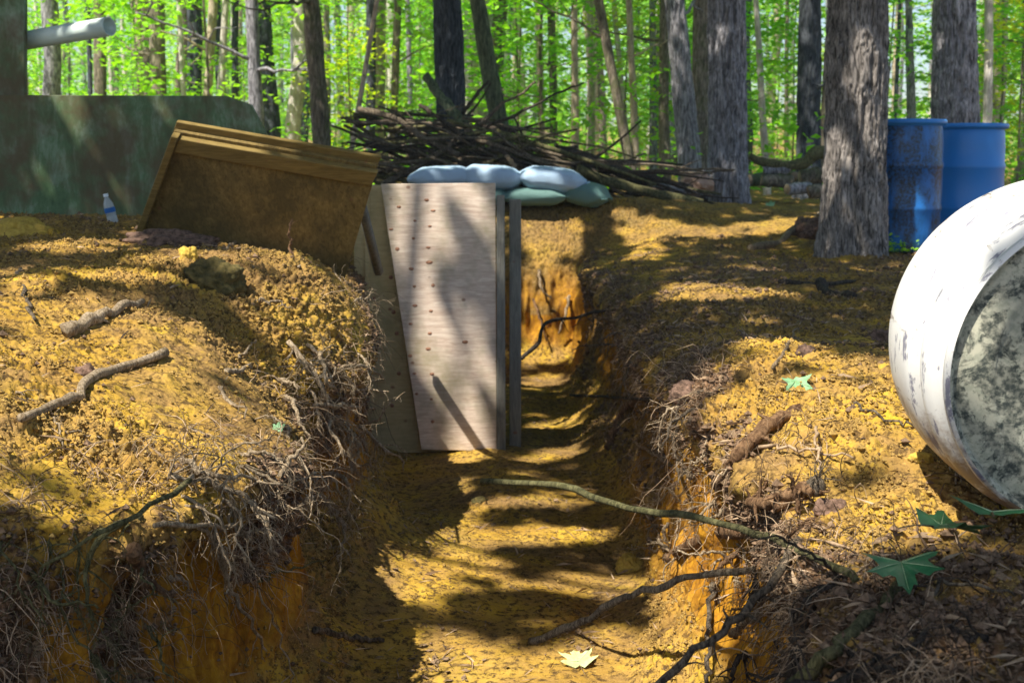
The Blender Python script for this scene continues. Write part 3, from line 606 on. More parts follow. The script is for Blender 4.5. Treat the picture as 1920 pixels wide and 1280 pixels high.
# ---------------------------------------------------------------- drums
def mat_drum(name,base,dirt,lo,hi,streak=(1,1,.35),sc=7,rough=.38,spec=.5,second=None):
    m,nt,out=newmat(name); v=coords(nt,streak); a=noise(nt,v,sc,7,.72,.4); b=noise(nt,coords(nt),55,4,.7); fine=noise(nt,coords(nt),3,3)
    c=mix(nt,ramp(nt,fine,[(.35,0),(.7,.25)]),base,tuple(x*.75 for x in base))
    if second: c=mix(nt,ramp(nt,b,[(.44,0),(.56,1)]),c,second)
    s=ramp(nt,a,[(lo,0),(hi,1)]); s2=ramp(nt,b,[(.38,.35),(.6,1)])
    mm=mix(nt,1.0,s,s2,'MULTIPLY'); c=mix(nt,mm,c,dirt)
    if name=='white_plastic':
        g_=N(nt,'ShaderNodeNewGeometry'); sp=N(nt,'ShaderNodeSeparateXYZ'); nt.links.new(g_.outputs['Position'],sp.inputs[0])
        mr=N(nt,'ShaderNodeMapRange'); nt.links.new(sp.outputs[2],mr.inputs[0]); mr.inputs[1].default_value=.30; mr.inputs[2].default_value=-.02
        n9=noise(nt,coords(nt,(1,1,1)),22,6,.75); ad=N(nt,'ShaderNodeMath',operation='MULTIPLY'); nt.links.new(mr.outputs[0],ad.inputs[0]); nt.links.new(n9,ad.inputs[1])
        c=mix(nt,ramp(nt,ad.outputs[0],[(.24,0),(.42,.9)]),c,(.22,.13,.06))
        n10=noise(nt,coords(nt,(1,3,14)),5,6,.7); c=mix(nt,ramp(nt,n10,[(.57,0),(.61,.8)]),c,(.12,.12,.20))
    bsdf(nt,out,c,rough,a,.15,.004,spec); return m
M['blue_dirty']=mat_drum('blue_dirty',(.015,.15,.48),(.012,.018,.02),.40,.52)
M['blue']=mat_drum('blue',(.02,.22,.66),(.02,.03,.04),.66,.74)
M['white_plastic']=mat_drum('white_plastic',(.80,.80,.78),(.13,.08,.045),.57,.62,(2.2,2.2,.5),8)
M['drum_end']=mat_drum('drum_end',(.52,.51,.40),(.05,.06,.055),.46,.51,(1,1,1),17,.9,.3,second=(.36,.37,.29))
def drum(loc,rz,label,mat,mat2,s=1.0,tilt=(0,0)):
    e=empty('plastic_drum',loc,rz); e.rotation_euler=(tilt[0],tilt[1],rz); tag(e,label,'drum','blue plastic drums by the big trunk')
    pr=[(0,0),(.25,0),(.272,.012),(.280,.04),(.283,.15),(.284,.27),(.290,.285),(.290,.305),(.284,.32),(.287,.44),(.285,.56),(.291,.575),(.291,.60),(.284,.615),(.282,.74),(.276,.83),(.270,.85)]
    mb=MB(); mb.lathe(pr,56); mb.build('drum_body',mat,e)
    mb=MB(); mb.lathe([(.270,.85),(.276,.856),(.298,.862),(.304,.872),(.303,.888),(.296,.896),(.284,.893),(.276,.87),(.274,.85)],56); mb.build('rim',mat2,e)
    mb=MB(); mb.lathe([(.275,.868),(.2,.872),(0,.873)],48); mb.build('drum_lid',mat2,e)
    return e
x=(1684-960)/2400*8.9; drum((x,8.95,gz(x,8.95)-.02),R(40),'grimy dark blue plastic drum half hidden behind the big trunk',M['blue_dirty'],M['blue'])
x=(1803-960)/2400*9.45; drum((x,9.5,.0),R(200),'bright blue clean plastic drum, the right one of the two',M['blue'],M['blue'])
# white drum lying on its side
e=empty('plastic_drum',(.985,2.06,.232)); ax=Vector((.03,.98,.09)).normalized()
e.rotation_euler=ax.to_track_quat('Z','Y').to_euler(); tag(e,'large white plastic drum lying on its side with a grimy end','drum')
pr=[(.268,.0),(.274,.004),(.276,.014),(.270,.022),(.262,.034),(.266,.048),(.279,.060),(.289,.075),(.2915,.090),(.288,.104),(.276,.116),(.270,.130),(.276,.146),(.291,.162),(.296,.18),(.2975,.21),(.298,.25),(.294,.29),(.284,.33),(.268,.37),(.25,.40),(.2,.41),(0,.415)]
mb=MB(); mb.lathe(pr,160); mb.build('drum_body',M['white_plastic'],e)
mb=MB(); mb.lathe([(.268,0),(.262,.004),(.258,.014),(.252,.010),(.215,.009),(.205,.006),(.198,.006),(.192,.011),(.12,.010),(0,.009)],160); mb.build('drum_end',M['drum_end'],e)
for a in (R(60),R(240)):
    mb=MB(); T=Matrix.Translation((.14*math.cos(a),.14*math.sin(a),.018)); mb.lathe([(0,-.014),(.026,-.014),(.03,-.01),(.032,.006)],24,T); mb.build('bung_cap',M['drum_end'],e)

# ---------------------------------------------------------------- plywood
def mat_ply(name,c1,c2,stretch=(1,1,9),stain=(.20,.15,.09),sl=.55,sh=.72,sc=9):
    m,nt,out=newmat(name); v=coords(nt,stretch); a=noise(nt,v,sc,6,.7,.8); b=noise(nt,coords(nt),4,4,.7); kn=N(nt,'ShaderNodeTexVoronoi'); kn.inputs['Scale'].default_value=7
    nt.links.new(coords(nt,(1,1,1.3)),kn.inputs['Vector'])
    c=ramp(nt,a,[(.3,c1),(.65,c2)]); c=mix(nt,ramp(nt,b,[(sl,0),(sh,.7)]),c,stain)
    c=mix(nt,ramp(nt,kn.outputs['Distance'],[(.045,.75),(.09,0)]),c,(.20,.09,.05))
    bsdf(nt,out,c,.75,a,.25,.002,.25); return m
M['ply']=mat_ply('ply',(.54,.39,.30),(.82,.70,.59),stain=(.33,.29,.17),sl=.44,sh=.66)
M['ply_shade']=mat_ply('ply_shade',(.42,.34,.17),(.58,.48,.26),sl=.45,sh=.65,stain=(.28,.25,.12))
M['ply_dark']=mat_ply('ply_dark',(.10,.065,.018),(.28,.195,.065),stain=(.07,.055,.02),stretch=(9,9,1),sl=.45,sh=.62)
M['lumber']=mat_ply('lumber',(.13,.09,.025),(.27,.19,.06),(1,9,9),stain=(.2,.15,.06),sl=.6,sh=.8)
M['post']=mat_ply('post',(.12,.12,.10),(.26,.25,.22),(9,9,1),stain=(.06,.06,.05))
M['screw']=mat_simple('screw',(.20,.09,.05),(.42,.24,.16),90)
YD=5.85
def quad(px,Y): return [W(a,b,Y) for a,b in px]
e=empty('plywood_door',(0,0,0)); tag(e,'knotty pale plywood door panel with one slanted edge standing in the trench','door')
mb=MB(); mb.slab(quad([(714,345),(929,343),(931,846),(790,842)],YD),.018,Vector((0,1,0))); mb.build('front_sheet',M['ply'],e,False,.002)
for (x,y) in [(733,430),(778,414),(806,424),(745,467),(775,447),(803,464),(805,492),(771,504),(777,537),(812,535),(778,573),(808,583),(770,607),(806,625),(803,654),(769,667),(777,700),(810,701),(781,738),(809,748),(811,790),(800,375),(812,395),(872,641),(748,388)]:
    p=W(x,y,YD); q=MB(); rr=random.uniform(.007,.012); 
    q.lathe([(0,-.0022),(rr*.5,-.002),(rr,.0)],10,Matrix.Translation((p.x,p.y,p.z))@Matrix.Rotation(R(-90),4,'X')@Matrix.Diagonal((random.uniform(.8,1.5),random.uniform(.6,.9),1,1))); q.build('screw',M['screw'],e)
p=W(931,345,YD); mb=MB(); mb.slab([W(931,366,YD-.01),W(946,366,YD-.01),W(948,846,YD-.01),W(931,846,YD-.01)],.09,Vector((0,1,0))); mb.build('edge_stud',M['post'],e,False,.003)
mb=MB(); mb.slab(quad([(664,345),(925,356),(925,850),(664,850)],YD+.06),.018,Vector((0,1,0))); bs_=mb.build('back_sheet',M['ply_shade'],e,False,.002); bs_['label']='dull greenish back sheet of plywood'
mb=MB(); mb.slab(quad([(684,350),(692,350),(692,850),(684,850)],YD+.05),.012,Vector((0,1,0))); mb.build('batten',M['ply_shade'],bs_,False,.002)
for (x,y) in [(733,520),(738,585),(744,625),(700,460),(701,560),(735,760),(748,700)]:
    p=W(x,y,YD+.06); q=MB(); q.lathe([(0,-.004),(.007,-.0035),(.010,.0)],10,Matrix.Translation(p)@Matrix.Rotation(R(-90),4,'X')); q.build('screw',M['screw'],bs_)
mb=MB(); mb.slab([W(955,374,YD+.12),W(977,374,YD+.12),W(977,850,YD+.12),W(955,850,YD+.12)],.10,Vector((0,1,0)))
tag(mb.build('wooden_post',M['post'],None,False,.004),'weathered grey wooden post standing right of the plywood door','post')
# leaning hatch
BL=W(252,446,5.25); BR=W(640,545,5.3); TL=W(326,246,4.95); TR=W(708,312,5.02)
e=empty('plywood_hatch',(0,0,0)); tag(e,'brown plywood hatch lid propped leaning with lumber along its top edge','hatch')
nb=(TL-BL).cross(BR-BL).normalized(); nb=nb if nb.y>0 else -nb
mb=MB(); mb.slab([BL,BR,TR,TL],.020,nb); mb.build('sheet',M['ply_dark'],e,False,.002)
dn=(BL-TL).normalized(); ux=(TR-TL).normalized()
a=TL-nb*.03+ux*.03+dn*.012; b=TR-nb*.03+dn*.012+ux*.01
mb=MB(); mb.slab([a,b,b+dn*.07,a+dn*.07],.028,nb); mb.build('frame_board',M['lumber'],e,False,.004)
a=TL+nb*.022-ux*.005-dn*.03; b=TR+nb*.022-dn*.03; mb=MB(); mb.slab([a,b,b+dn*.06,a+dn*.06],.02,nb); mb.build('back_board',M['lumber'],e,False,.004)
a=TL-nb*.04; mb=MB(); mb.slab([a,a+ux*.028,BL-nb*.04+ux*.028,BL-nb*.04],.038,nb); mb.build('side_batten',M['lumber'],e,False,.004)
a=(BR+TR)/2+nb*.05; 
mb=MB(); p0=TR+nb*.04+ux*-.12; mb.tube([p0,Vector((p0.x+.05,5.62,p0.z-.5))],.022,6); mb.build('prop',M['post'],e)

# ---------------------------------------------------------------- green barricade
def mat_green():
    m,nt,out=newmat('green_paint'); v=coords(nt,(1,1,.35)); a=noise(nt,v,9,7,.75,.3); b=noise(nt,coords(nt),2.5,4,.7); c2=noise(nt,coords(nt),60,4,.7)
    c=ramp(nt,a,[(.3,(.03,.075,.025)),(.5,(.10,.18,.08)),(.68,(.28,.38,.28))])
    c=mix(nt,ramp(nt,b,[(.42,0),(.6,.8)]),c,(.11,.065,.03)); c=mix(nt,ramp(nt,c2,[(.6,0),(.75,.35)]),c,(.22,.27,.22))
    bsdf(nt,out,c,.6,a,.3,.003,.35); return m
M['green']=mat_green()
YT=7.35
e=empty('green_barricade',(0,0,0)); tag(e,'dark green painted barricade with cut corner and a pale pipe like a gun barrel','barricade')
mb=MB(); mb.slab(quad([(-520,430),(512,430),(505,262),(470,196),(425,180),(-520,176)],YT),.05,Vector((0,1,0))); mb.build('hull_panel',M['green'],e,False,.003)
mb=MB(); mb.slab([W(-520,430,YT+1.5),W(470,430,YT+1.5),W(470,215,YT+1.5),W(-520,190,YT+1.5)],.05,Vector((0,1,0))); mb.build('back_panel',M['green'],e,False,.003)
a=W(-420,182,YT+.12); b=W(46,182,YT+.12); c=W(46,-60,YT+.12); d=W(-420,-60,YT+.12)
mb=MB(); mb.slab([a,b,c,d],.05,Vector((0,1,0))); mb.build('turret_panel',M['green'],e,False,.006)
mb=MB(); p=W(25,80,YT+.35); q=W(205,50,YT+.0); dd=(q-p).normalized(); Mx=Matrix.Translation(p)@dd.to_track_quat('Z','Y').to_matrix().to_4x4(); L=(q-p).length
mb.lathe([(.053,0),(.053,L),(.051,L+.001),(.046,L),(.046,L-.25)],32,Mx); M['pvc']=mat_simple('pvc',(.55,.70,.68),(.72,.85,.82),6,rough=.4,spec=.5,bs=.1); mb.build('pipe',M['pvc'],e)
# bottle
bx=W(212,385,6.4); e=empty('water_bottle',(bx.x,6.4,gz(bx.x,6.4)-.005)); e.rotation_euler=(R(4),R(-12),0); e.scale=(.82,.82,.82); tag(e,'small clear plastic water bottle with blue label leaning on the soil','bottle')
m,nt,out=newmat('clear_plastic'); b=bsdf(nt,out,(.75,.82,.85),.15,spec=.6); b.inputs['Transmission Weight'].default_value=.55; b.inputs['IOR'].default_value=1.3; M['clearp']=m
mb=MB(); mb.lathe([(0,.0),(.026,0),(.031,.008),(.031,.05),(.028,.055),(.031,.06),(.031,.11),(.028,.13),(.016,.158),(.012,.166),(.012,.175)],28); mb.build('bottle_body',M['clearp'],e)
mb=MB(); mb.lathe([(.0145,.172),(.0145,.19),(.0,.191)],20); mb.build('cap',mat_simple('cap_white',(.7,.75,.8),(.8,.85,.9)),e)
mb=MB(); mb.lathe([(.0318,.075),(.0322,.09),(.0318,.105)],28); mb.build('bottle_label',mat_simple('label_blue',(.02,.10,.35),(.04,.18,.5)),e)

# ---------------------------------------------------------------- sandbags
def mat_bag(name,c):
    m,nt,out=newmat(name); v=coords(nt); a=noise(nt,v,7,5,.6,.5); w=N(nt,'ShaderNodeTexWave'); w.inputs['Scale'].default_value=60; nt.links.new(v,w.inputs['Vector'])
    c1=mix(nt,ramp(nt,a,[(.3,.5),(.7,0)]),c,tuple(x*.6 for x in c)); h=mix(nt,.25,a,w.outputs['Fac']); bsdf(nt,out,c1,.5,h,.7,.015,.4); return m
M['bag_white']=mat_bag('bag_white',(.55,.76,1.0)); M['bag_green']=mat_bag('bag_green',(.16,.30,.28))  # white sacks: blue skylight tint put into the base colour
def sandbag(c,dx,dy,dz,rz,mat,label,group,seed,ry=0):
    n,m=56,28; V=[]
    for i in range(m+1):
        v=-math.pi/2+math.pi*i/m
        for j in range(n):
            u=2*math.pi*j/n; f=lambda t,k:math.copysign(abs(t)**k,t)
            V.append((f(math.cos(v),.7)*f(math.cos(u),.55),f(math.cos(v),.7)*f(math.sin(u),.55),f(math.sin(v),.8)))
    V=np.array(V); r=np.abs(V[:,0]); V[:,2]*=1-.45*sstep(.55,1,r)*1; V[:,1]*=1+.10*sstep(.7,1,r)
    k=1+.06*fbm(V+seed,2.2,seed,3); V=V*k[:,None]
    ang=np.arctan2(V[:,1],V[:,0]); wr=sstep(.2,1,r)*.07*np.sin(V[:,1]*26+seed+3*vnoise(V,3,seed)); V[:,2]+=wr
    V[:,2]+=.05*vnoise(V*np.array([1,1,.3]),6,seed+4)+.02*vnoise(V*np.array([.5,1.6,.3]),14,seed+6)
    V=V*np.array([dx,dy,dz]); Fq=[]
    for i in range(m):
        for j in range(n): Fq.append((i*n+j,i*n+(j+1)%n,(i+1)*n+(j+1)%n,(i+1)*n+j))
    e=empty('sandbag',c,rz); e.rotation_euler=(0,ry,rz); tag(e,label,'sandbag',group); link('sack',np_mesh('sack',V,Fq),mat,e)
    mb=MB(); pts=[(dx*.97,-dy*.8,-dz*.05),(dx*1.07,-dy*.4,0),(dx*1.02,0,.01),(dx*1.08,dy*.4,.0),(dx*.97,dy*.8,0)]
    mb.tube(wig(pts,14,.003),[.008]*13,5,.3); mb.build('stitched_seam',mat,e); return e
YS=10.15
G1='white sandbags topping the berm'; G2='green sandbags under the white ones'
sandbag(W(828,333,YS),.27,.19,.09,R(6),M['bag_white'],'left white sandbag, crumpled, its lower half behind the door top',G1,3,R(-3))
sandbag(W(922,333,YS),.26,.19,.098,R(-4),M['bag_white'],'middle white sandbag, the plumpest of three',G1,5,R(3))
sandbag(W(1033,337,YS),.27,.2,.10,R(5),M['bag_white'],'right white sandbag with pointed end toward the logs',G1,9,R(5))
sandbag(W(900,368,YS),.25,.18,.07,0,M['bag_green'],'green grey sandbag hidden mostly behind the plywood door',G2,12)
sandbag(W(1000,368,YS-.02),.26,.19,.075,R(4),M['bag_green'],'green grey sandbag flattened beneath the right white bag',G2,14)
sandbag(W(1100,364,YS),.17,.19,.095,R(-20),M['bag_green'],'short green grey sandbag at the right end of the row',G2,17,R(12))

# ---------------------------------------------------------------- brush pile
def branch_mesh(seed,side=3,curv=.05):
    random.seed(seed); mb=MB(); pts=[(0,0,0)]; y=z=0;dy=dz=0
    for s in range(1,11):
        dy+=random.gauss(0,curv*.2); dz+=random.gauss(0,curv*.2); y+=dy*.1*2;z+=dz*.1*2; pts.append((s/10,y,z))
    pa=[Vector(p) for p in pts]; rad=[.014*(1-.55*i/10)*random.uniform(.9,1.1) for i in range(11)]; mb.tube(pa,rad,8,.1); 
    for _ in range(side):
        i=random.randrange(3,9); d=Vector((.8,random.gauss(0,.7),random.gauss(0,.7))).normalized(); L=random.uniform(.1,.3)
        mb.tube([pa[i],pa[i]+d*L*.5+Vector((0,0,.01)),pa[i]+d*L],[rad[i]*.6,rad[i]*.4,rad[i]*.2],5)
    me=bpy.data.meshes.new('branch'); me.from_pydata(mb.v,[],mb.f); me.polygons.foreach_set('use_smooth',[True]*len(me.polygons)); me.update(); return me
random.seed(5)
BM=[]
for k in range(14):
    b=branch_mesh(100+k,random.choice([0,1,2,4]),random.choice([.05,.12,.25])); b.materials.append(M[['stick','stick_dark','stick','stick_green'][k%4]]); BM.append(b)
random.seed(9)
def put_branch(a,b,thick,label,group,me=None,name='branch',cat='branch'):
    a=Vector(a); b=Vector(b); o=bpy.data.objects.new(name,me or random.choice(BM)); C.objects.link(o)
    d=b-a; L=d.length; o.location=a; o.rotation_mode='QUATERNION'; o.rotation_quaternion=d.to_track_quat('X','Z')@Matrix.Rotation(random.uniform(0,6.28),3,'X').to_quaternion()
    t=thick/.014; o.scale=(L,t,t); tag(o,label,cat,group); return o
GP='branches heaped in the brush pile'
def heap_top(x):       # pile outline height above ground as function of x (world, at Y 11.5)
    pts=[(-1.45,.45),(-1.25,.78),(-.9,.84),(-.5,.80),(-.1,.62),(.25,.42),(.7,.33),(1.2,.2),(1.7,.04)]
    for (x0,h0),(x1,h1) in zip(pts,pts[1:]):
        if x0<=x<=x1: return h0+(h1-h0)*(x-x0)/(x1-x0)
    return .05
for k in range(175):
    x=random.uniform(-1.3,.35); y=11.55+random.uniform(-.6,.6); t=random.random(); z=.32+heap_top(x)*(1-abs(y-11.55)*.5)*t**.7*.95
    az=random.gauss(0,.55)+(math.pi if random.random()<.5 else 0); el=random.gauss(-.12,.2)*(1 if math.cos(az)>0 else -1)
    L=random.uniform(.5,1.5); d=Vector((math.cos(az)*math.cos(el),math.sin(az)*math.cos(el),math.sin(el)))
    c=Vector((x,y,z)); a=c-d*L/2; b=c+d*L/2
    for q in (a,b):
        q.z=max(.3,q.z)
        if q.x<-1.45: q.x=-1.45-random.random()*.1
    if max(a.z,b.z)>.32+heap_top(x)+.12: b.z=a.z=z
    put_branch(a,b,random.uniform(.006,.024),'tangled dead branch in the dark heap behind the sandbags',GP)
for k in range(46):
    x0=random.uniform(-.6,.7); L=random.uniform(.8,1.6); x1=min(1.95,x0+L); y=11.3+random.uniform(-.35,.6)
    put_branch((x0,y,.33+heap_top(x0)*random.uniform(.35,.95)),(x1,y+random.uniform(-.3,.3),.33+heap_top(x1)*random.uniform(.1,.9)),random.uniform(.012,.028),'long pole in the tail of the brush pile, sloping down to the right','poles in the brush pile tail')
def WB(l): return [W(a,b,c) for a,b,c in l]
stick('branch',WB([(718,346,10.9),(800,298,11),(880,245,11.1),(945,198,11.1),(1004,153,11.1)]),.028,.009,M['stick'],'long bare branch jutting up to the right from the pile, nearest of two','branch',amp=.01)
stick('branch',WB([(790,305,11.2),(880,258,11.2),(960,218,11.2),(1040,180,11.2),(1095,155,11.2)]),.018,.007,M['stick_dark'],'thinner and longer bare branch angling right below the jutting one','branch',amp=.01,tw=2,tl=.2)
stick('branch',WB([(798,142,11.8),(825,180,11.7),(870,235,11.5)]),.04,.05,M['bark_green'],'thick mossy broken limb rising left against the black trunk','branch')
stick('branch',WB([(787,197,11.2),(840,235,11.1),(890,268,11)]),.018,.026,M['stick_dark'],'dark branch slanting down to the right across the heap top','branch')
stick('branch',WB([(915,152,11.9),(895,175,11.8),(868,212,11.6)]),.012,.02,M['stick_dark'],'thin dark branch tip rising to the right of the black trunk','branch')
stick('branch',WB([(672,205,11.3),(740,222,11.2),(800,262,11.1),(860,290,11)]),.03,.022,M['stick'],'bowed branch along the upper left edge of the heap','branch')
stick('branch',WB([(668,235,11.4),(745,228,11.3),(830,240,11.3)]),.02,.014,M['stick_dark'],'level dark branch at the left end of the heap','branch')
stick('log',WB([(1080,318,10.9),(1150,342,10.9),(1230,364,10.9),(1318,380,10.9)]),.045,.035,M['stick_green'],'long smooth pole lowest on the right slope of the pile','log')
stick('log',WB([(935,282,11.1),(1010,305,11.1),(1080,322,11.0)]),.045,.04,M['stick_green'],'mossy pole lying behind the white sandbags','log')
stick('log',WB([(1040,280,11.6),(1110,300,11.6),(1180,328,11.6),(1215,345,11.6)]),.055,.045,M['stick_dark'],'thick dark brown log on top of the pile tail','log')
stick('log',WB([(1195,325,11.5),(1260,345,11.5),(1300,352,11.5)]),.04,.03,M['stick_dark'],'dark forked log near the right end of the pile','log')
stick('log',WB([(1230,350,11.2),(1285,362,11.2),(1325,375,11.2)]),.035,.025,M['bark_grey'],'grey pole at the right end of the brush pile','log')
stick('branch',WB([(950,292,10.8),(965,315,10.6)]),.018,.02,M['root'],'short peeled tan branch end above the middle sandbag','branch')
stick('branch',WB([(1165,262,11.2),(1172,300,11.2)]) ,.008,.006,M['stick'],'thin upright twig in the tail of the pile','branch')
# log pile right
M['cut']=mat_simple('cut_wood',(.30,.22,.14),(.5,.38,.26),30)
YL=12.6
def log(p,r,mat,label,n=14):
    pa=wig(p,8,.004); mb=MB(); mb.tube(pa,[r*random.uniform(.94,1.06) for _ in pa],n,.05); o=mb.build('log',mat); tag(o,label,'log')
    for s,i,j in ((0,0,1),(1,-1,-2)):
        d=(pa[i]-pa[j]).normalized(); mb=MB(); T=Matrix.Translation(pa[i]+d*.001)@d.to_track_quat('Z','Y').to_matrix().to_4x4(); mb.lathe([(r*.86,0),(r*.82,.004),(0,.006)],14,T); mb.build('cut_face',M['cut'],o)
stick('log',WB([(1405,292,YL),(1440,306,YL),(1490,310,YL),(1515,302,YL),(1530,286,YL),(1565,288,YL)]),.035,.075,M['stick_green'],'crooked limb bridging the top of the small log pile','log',n=24)
log(WB([(1432,320,YL),(1482,318,YL)]),.045,M['bark_grey'],'grey green log just under the crooked limb')
log(WB([(1428,338,YL-.1),(1488,340,YL-.1)]),.06,M['bark_brown'],'brown log in the middle of the small log pile')
log(WB([(1402,338,YL),(1430,336,YL+.4)]),.065,M['bark_green'],'short greenish log at the left end of the log pile')
log([W(1476,355,YL-.35),W(1515,352,YL-.25)],.055,M['bark_grey'],'pale log lying in front of the small log pile')
log([W(1515,360,YL-.3),W(1545,358,YL-.3)],.065,M['bark_brown'],'stub log on the ground left of the big trunk')
log(WB([(1500,335,YL+.1),(1560,325,YL+.1)]),.08,M['bark_brown'],'thick brown log upper right in the small log pile')
log([W(1490,330,YL+.3),W(1490,330,YL+.3)+Vector((0,.5,0))],.05,M['bark_green'],'log seen end on with a pale cut face')
rock((W(1305,345,11.8)),(.16,.12,.09),mat_simple('pinkrock',(.35,.22,.15),(.6,.42,.32),14,rough=.9,bd=.01),'rock','pinkish rock left of the grey trunk near the pile end','rock',31)
log(WB([(1280,328,12.4),(1335,330,12.4)]),.06,M['bark_grey'],'grey log behind the pinkish rock')

# ---------------------------------------------------------------- trees
def leafcloud(name,n_spray,per,rx,ry,z0,z1,leaf,seed,mat,sprayr=.45,tilt=.35,shape='ellip',spread=.06):
    g=np.random.default_rng(seed)
    u=g.uniform(0,6.28,n_spray); rr=np.sqrt(g.uniform(0.02,1,n_spray)); h=g.uniform(0,1,n_spray)
    prof=np.sqrt(np.clip(1-(2*h-1)**2*.85,0,1)) if shape=='ellip' else np.ones(n_spray)
    c=np.stack([np.cos(u)*rr*rx*prof,np.sin(u)*rr*ry*prof,z0+(z1-z0)*h],1)
    a=g.uniform(0,6.28,(n_spray,per)); q=np.sqrt(g.uniform(0,1,(n_spray,per)))*sprayr
    nx=g.normal(0,tilt,(n_spray,1)); ny=g.normal(0,tilt,(n_spray,1))
    px=np.cos(a)*q; py=np.sin(a)*q; pz=nx*px+ny*py+g.normal(0,spread,(n_spray,per))-.25*q*q
    P_=(c[:,None]+np.stack([px,py,pz],-1)).reshape(-1,3); return leaves_mesh(name,P_,leaf,g,mat)
def leaves_mesh(name,P_,leaf,g,mat,flat=.45):
    n=len(P_); a=g.uniform(0,6.28,n); L=leaf*g.uniform(.6,1.25,n); w=L*g.uniform(.55,.8,n)
    t=np.stack([np.cos(a),np.sin(a),g.normal(-.15,.35,n)],1); t/=np.linalg.norm(t,axis=1,keepdims=True)
    up=np.stack([g.normal(0,flat,n),g.normal(0,flat,n),np.ones(n)],1); b=np.cross(up,t); b/=np.linalg.norm(b,axis=1,keepdims=True)
    nn=np.cross(t,b)
    V=np.stack([P_-t*L[:,None],P_-t*(L*.1)[:,None]+b*w[:,None]+nn*(w*.25)[:,None],P_+t*L[:,None],P_-t*(L*.1)[:,None]-b*w[:,None]+nn*(w*.25)[:,None]],1)
    Fi=np.array([[0,1,2],[0,2,3]])[None]+np.arange(n)[:,None,None]*4
    me=np_mesh(name,V.reshape(-1,3),Fi.reshape(-1,3),False); me.materials.append(mat); return me
CR=[leafcloud('crown',46,24,2.3,2.3,6.5,13,.085,40+k,M['leaf'],.6) for k in range(3)]
SAP=[leafcloud('crown',60,34,1.5,1.5,.9,5.6,.06,60+k,M['leaf'],.5,.3) for k in range(5)]
SAPY=leafcloud('crown',30,24,1.0,1.0,.8,3.6,.06,77,M['leaf_yellow'],.4,.3)
SAPF=[leafcloud('crown',90,30,2.6,2.6,.5,10,.12,80+k,M['leaf_far'],.8,.3) for k in range(3)]
def crown(parent,me,rz,s=1,loc=(0,0,0)):
    o=bpy.data.objects.new('crown',me); C.objects.link(o); o.parent=parent; o.rotation_euler=(0,0,rz); o.scale=(s,s,s); o.location=loc; return o
def detailed_trunk(name,pts,radf,mat,parent,nu=220,nv=420,seed=1,amp=.02,zmax=14):
    pts=[np.array(p,float) for p in pts]; hs=np.concatenate([np.linspace(0,3.2,int(nv*.8),endpoint=False),np.linspace(3.2,zmax,int(nv*.2))])
    V=np.zeros((len(hs),nu,3)); u=np.linspace(0,2*np.pi,nu,endpoint=False)
    for i,h in enumerate(hs):
        c=pts[0]+(pts[1]-pts[0])*(h/zmax); r=radf(h)
        V[i,:,0]=c[0]+np.cos(u)*r; V[i,:,1]=c[1]+np.sin(u)*r; V[i,:,2]=h
    Pq=V.reshape(-1,3); rad=np.stack([np.tile(np.cos(u),len(hs)),np.tile(np.sin(u),len(hs)),np.zeros(len(hs)*nu)],1)
    Rr=rad*radf(1.0); D=np.column_stack([Rr[:,0],Rr[:,1],Pq[:,2]]); w=D.copy(); w[:,2]+=.10*vnoise(D,6,seed); w[:,0]+=.02*vnoise(D,5,seed+1); w[:,1]+=.02*vnoise(D,5,seed+2)
    ridge=1-np.abs(fbm(w*np.array([1,1,.13]),26,seed+3,3))*2.6; ridge2=vnoise(w*np.array([1,1,.4]),60,seed+5)
    butt=.03*np.exp(-Pq[:,2]*3.2)*np.tile(np.sin(u*5+1)+.6*np.sin(u*3+seed),len(hs))
    Pq=Pq+rad*(amp*ridge+amp*.22*ridge2+.012*fbm(D,3,seed+8,2)+butt*(amp/.02))[:,None]
    ix=np.arange(len(hs)*nu).reshape(len(hs),nu); Fq=np.stack([ix[:-1],np.roll(ix[:-1],-1,1),np.roll(ix[1:],-1,1),ix[1:]],-1).reshape(-1,4)
    return link(name,np_mesh(name,Pq,Fq),mat,parent)
LEAN=math.tan(PITCH)
